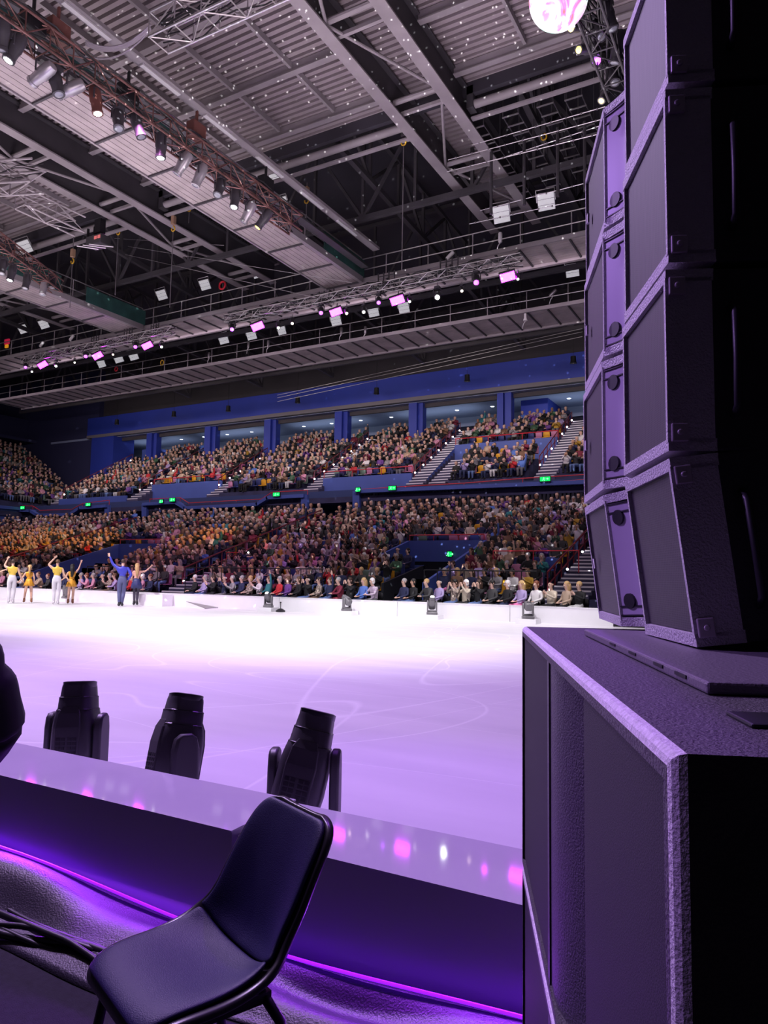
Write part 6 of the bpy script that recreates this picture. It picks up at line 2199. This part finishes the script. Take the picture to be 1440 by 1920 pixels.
mb = MB(); mb.tube(p + Vector((0, 0, 1.0)), (p.x, p.y, 17.4), 0.02, 5); mb.build('cable', M_steel, t)

# ---------------------------------------------- glowing ball and lights by it
M_ball = bpy.data.materials.new('glowing_marbled_ball'); M_ball.use_nodes = True
nt = M_ball.node_tree; b = nt.nodes['Principled BSDF']
tc = nt.nodes.new('ShaderNodeTexCoord'); n = nt.nodes.new('ShaderNodeTexNoise'); n.inputs['Scale'].default_value = 2.2; n.inputs['Detail'].default_value = 5; n.inputs['Distortion'].default_value = 1.2
r = nt.nodes.new('ShaderNodeValToRGB')
els = r.color_ramp.elements
els[0].position = 0.30; els[0].color = (0.95, 0.2, 0.04, 1); els[1].position = 0.72; els[1].color = (0.3, 0.95, 0.65, 1)
for ps, cc in ((0.40, (0.8, 0.3, 0.8, 1)), (0.46, (0.95, 0.85, 0.95, 1)), (0.56, (0.9, 1, 1, 1))):
    e = els.new(ps); e.color = cc
nt.links.new(tc.outputs['Object'], n.inputs['Vector']); nt.links.new(n.outputs['Fac'], r.inputs['Fac']); nt.links.new(r.outputs['Color'], b.inputs['Base Color'])
nt.links.new(r.outputs['Color'], b.inputs['Emission Color']); b.inputs['Emission Strength'].default_value = 1.0; b.inputs['Roughness'].default_value = 0.15
p = PY(1047, -2, 13.0)
t = thing('glowing_ball', 'large glowing marbled ball hanging at the top edge', 'ball', tuple(p))
mb = MB(); mb.ball(p, 0.56, 40, 24); mb.build('globe', M_ball, t, smooth=True)
mb = MB(); mb.tube(p + Vector((0, 0, 0.54)), p + Vector((0, 0, 2.5)), 0.02, 6); mb.build('cable', M_steel, t)
a, b2 = PZ(1090, -40, 12.6), PZ(1163, 165, 12.6)
a2 = Vector((b2.x - 0.1, a.y, 12.6))
box_truss(a, b2, 0.5, M_dgrey, 'dark box truss crowded with lights beside the glowing ball', 0.03, 0.5, cables=16, seed=77)
for i, (px, py, k, d, s) in enumerate(((1082, 50, 'y', (-0.35, -0.85, -0.6), 1.0), (1098, 92, 'y', (-0.45, -0.85, -0.5), 1.0), (1134, 178, 'y', (-0.3, -0.5, -0.95), 0.9), (1129, 112, 'p', (-0.2, -0.95, -0.6), 1.35), (1120, 60, 'n', (0.5, -0.5, -1), 1.1), (1150, 140, 'n', (0.2, -0.3, -1), 1.1), (1112, 85, 'n', (0.3, 0.4, -1), 1.0), (1140, 30, 'n', (0.3, 0.2, -1), 1.2), (1158, 90, 'n', (-0.3, 0.2, -1), 1.2))):
    tt = (py + 40) / 205
    p = PY(px, py, a.y + (b2.y - a.y) * min(max(tt, 0), 1))
    spot_fixture(p, d, ['black spotlight with yellow lens touching the glowing ball', 'black spotlight with yellow lens, middle one of the three', 'black spotlight with yellow lens, lowest, above the loudspeaker top', 'black stage light with purple dotted lens beside the loudspeakers', 'dark spotlight in the cluster right of the ball',
                         'dark spotlight in the cluster just above the loudspeaker top', 'dark spotlight between the two upper yellow ones', 'dark spotlight at the top edge of the cluster', 'dark spotlight at the right side of the cluster'][i], s * 0.85, {'y': L_yel, 'p': L_pur}.get(k), None, 'spotlight', 'spotlights by the glowing ball')
# =============================================================== LIGHT
def look(o, tgt):
    d = Vector(tgt) - o.location
    o.rotation_euler = d.to_track_quat('-Z', 'Y').to_euler()


def spot(loc, tgt, e, col=(1, 1, 1), ang=60, blend=0.6, r=0.25):
    l = bpy.data.lights.new('show_light', 'SPOT')
    l.energy = e; l.color = col; l.spot_size = math.radians(ang); l.spot_blend = blend; l.shadow_soft_size = r
    o = bpy.data.objects.new('show_light', l); COL.objects.link(o); o.location = loc; look(o, tgt)
    return o


def area(loc, tgt, e, sx, sy, col=(1, 1, 1), spread=180):
    l = bpy.data.lights.new('wash_fill_light', 'AREA')
    l.shape = 'RECTANGLE'; l.size = sx; l.size_y = sy; l.energy = e; l.color = col; l.spread = math.radians(spread)
    o = bpy.data.objects.new('wash_fill_light', l); COL.objects.link(o); o.location = loc; look(o, tgt)
    return o


# white show light on the far two thirds of the ice
for x, y, e in ((-9, 14.0, 1.0), (-17, 15.0, 1.1), (-25, 14.5, 1.2), (-33, 15, 1.2)):
    spot((x, y - 2.5, 13.0), (x, y + 0.8, 0), 8500 * e, (1.0, 0.95, 1.0), 74, 0.8, 0.3)
spot((-6, 19, 13.5), (-9, 17.5, 0), 4500, (1.0, 0.96, 0.98), 70, 0.8, 0.3)
# lavender light on the near ice and the foreground
spot((-9, 6, 13.0), (-4, 6.8, 0), 8600, (0.66, 0.42, 1.0), 80, 0.9, 0.3)
spot((-18, 7, 13.0), (-13, 6.8, 0), 8200, (0.70, 0.47, 1.0), 80, 0.9, 0.3)
spot((-3.0, 9.5, 10.5), (-1.6, 2.0, 0.3), 1900, (0.36, 0.08, 1.0), 36, 0.6, 0.2)
# violet key on the loudspeakers and the subwoofers
spot((-10, -1.5, 8.0), (-0.35, 1.3, 1.6), 3600, (0.55, 0.3, 1.0), 10, 0.5, 0.1)
spot((-14, 9.0, 11.0), (-0.35, 1.3, 1.5), 3500, (0.78, 0.62, 1.0), 10, 0.5, 0.1)
# added unseen violet light along the foot of the barrier, shining down on the cloth
l = area((-3.1, 2.095, 0.17), (-3.1, 1.7, 0.02), 26, 6.6, 0.02, (0.36, 0.05, 1.0))
# house wash over the stands from the catwalks
for x, e in ((-8, 0.8), (-18, 1), (-29, 1), (-41, 1), (-52, .9)):
    area((x, 28.3, 14.6), (x - 1, 36.5, 4.5), 325 * e, 8, 0.6, (0.98, 0.76, 0.88), 150)
    area((x, 37.7, 14.5), (x - 1, 45, 9.0), 250 * e, 8, 0.6, (1.0, 0.84, 0.80), 140)
# added unseen area lights that brighten the roof from below
for x in (-6, -10.5, -20.5, -28, -38, -47):
    for y in (6, 16):
        area((x, y, 9.2), (x, y + 0.8, 20), 215, 5, 5, (1.0, 0.82, 0.88))
for x in (-14, -24, -34, -44, -54):  # added unseen lights that lift the dark soffit
    area((x, 50.6, 12.9), (x, 50.7, 14), 40, 7, 2, (0.75, 0.85, 1.0))
# pink and purple tint on the low rows at the left and middle
spot((-14, 12, 13.0), (-22, 24, 1), 3200, (0.9, 0.3, 0.9), 40, 0.8)
spot((-24, 12, 13.0), (-30, 24, 1), 2200, (1.0, 0.4, 0.6), 40, 0.8)
spot((-4, 14, 13), (-9, 23, 1), 1800, (1.0, 0.85, 0.9), 50, 0.8)
# amber beams on the crowd
for px, py, e, a in ((60, 1020, 6000, 9), (165, 1015, 5500, 8), (405, 992, 3500, 7), (350, 1040, 2400, 6), (495, 1050, 1800, 5)):
    t_ = PY(px, py, 30)
    spot((-13.6, 13, 12.0), t_, e * 4.0, (1.0, 0.45, 0.06), a, 0.7, 0.1)
# the mirror ball scatters small spots of light over roof and stands
l = bpy.data.lights.new('mirror_ball_spots', 'SPOT'); l.energy = 30000; l.spot_size = math.radians(140); l.shadow_soft_size = 0.02; l.use_nodes = True
nt = l.node_tree
em = nt.nodes['Emission']
tc = nt.nodes.new('ShaderNodeTexCoord'); vo = nt.nodes.new('ShaderNodeTexVoronoi'); vo.inputs['Scale'].default_value = 60
mr = nt.nodes.new('ShaderNodeMapRange'); mr.inputs[1].default_value = 0.10; mr.inputs[2].default_value = 0.15; mr.inputs[3].default_value = 1.0; mr.inputs[4].default_value = 0.0
nt.links.new(tc.outputs['Normal'], vo.inputs['Vector']); nt.links.new(vo.outputs['Distance'], mr.inputs[0]); nt.links.new(mr.outputs[0], em.inputs['Strength'])
o = bpy.data.objects.new('mirror_ball_spots', l); COL.objects.link(o); o.location = (-6.5, 11, 10.5); look(o, (-11, 24, 17))
w = bpy.data.worlds.new('hall'); w.use_nodes = True
w.node_tree.nodes['Background'].inputs[0].default_value = (0.55, 0.42, 0.7, 1)
w.node_tree.nodes['Background'].inputs[1].default_value = 0.02
SC.world = w
SC.view_settings.view_transform = 'Standard'
SC.view_settings.look = 'None'
SC.view_settings.gamma = 1
SC.view_settings.exposure = 0
try:
    SC.view_settings.use_curve_mapping = False
except Exception:
    pass
SC.cycles.max_bounces = 5
SC.cycles.diffuse_bounces = 3
SC.cycles.glossy_bounces = 3
SC.cycles.sample_clamp_indirect = 4
SC.cycles.use_denoising = True
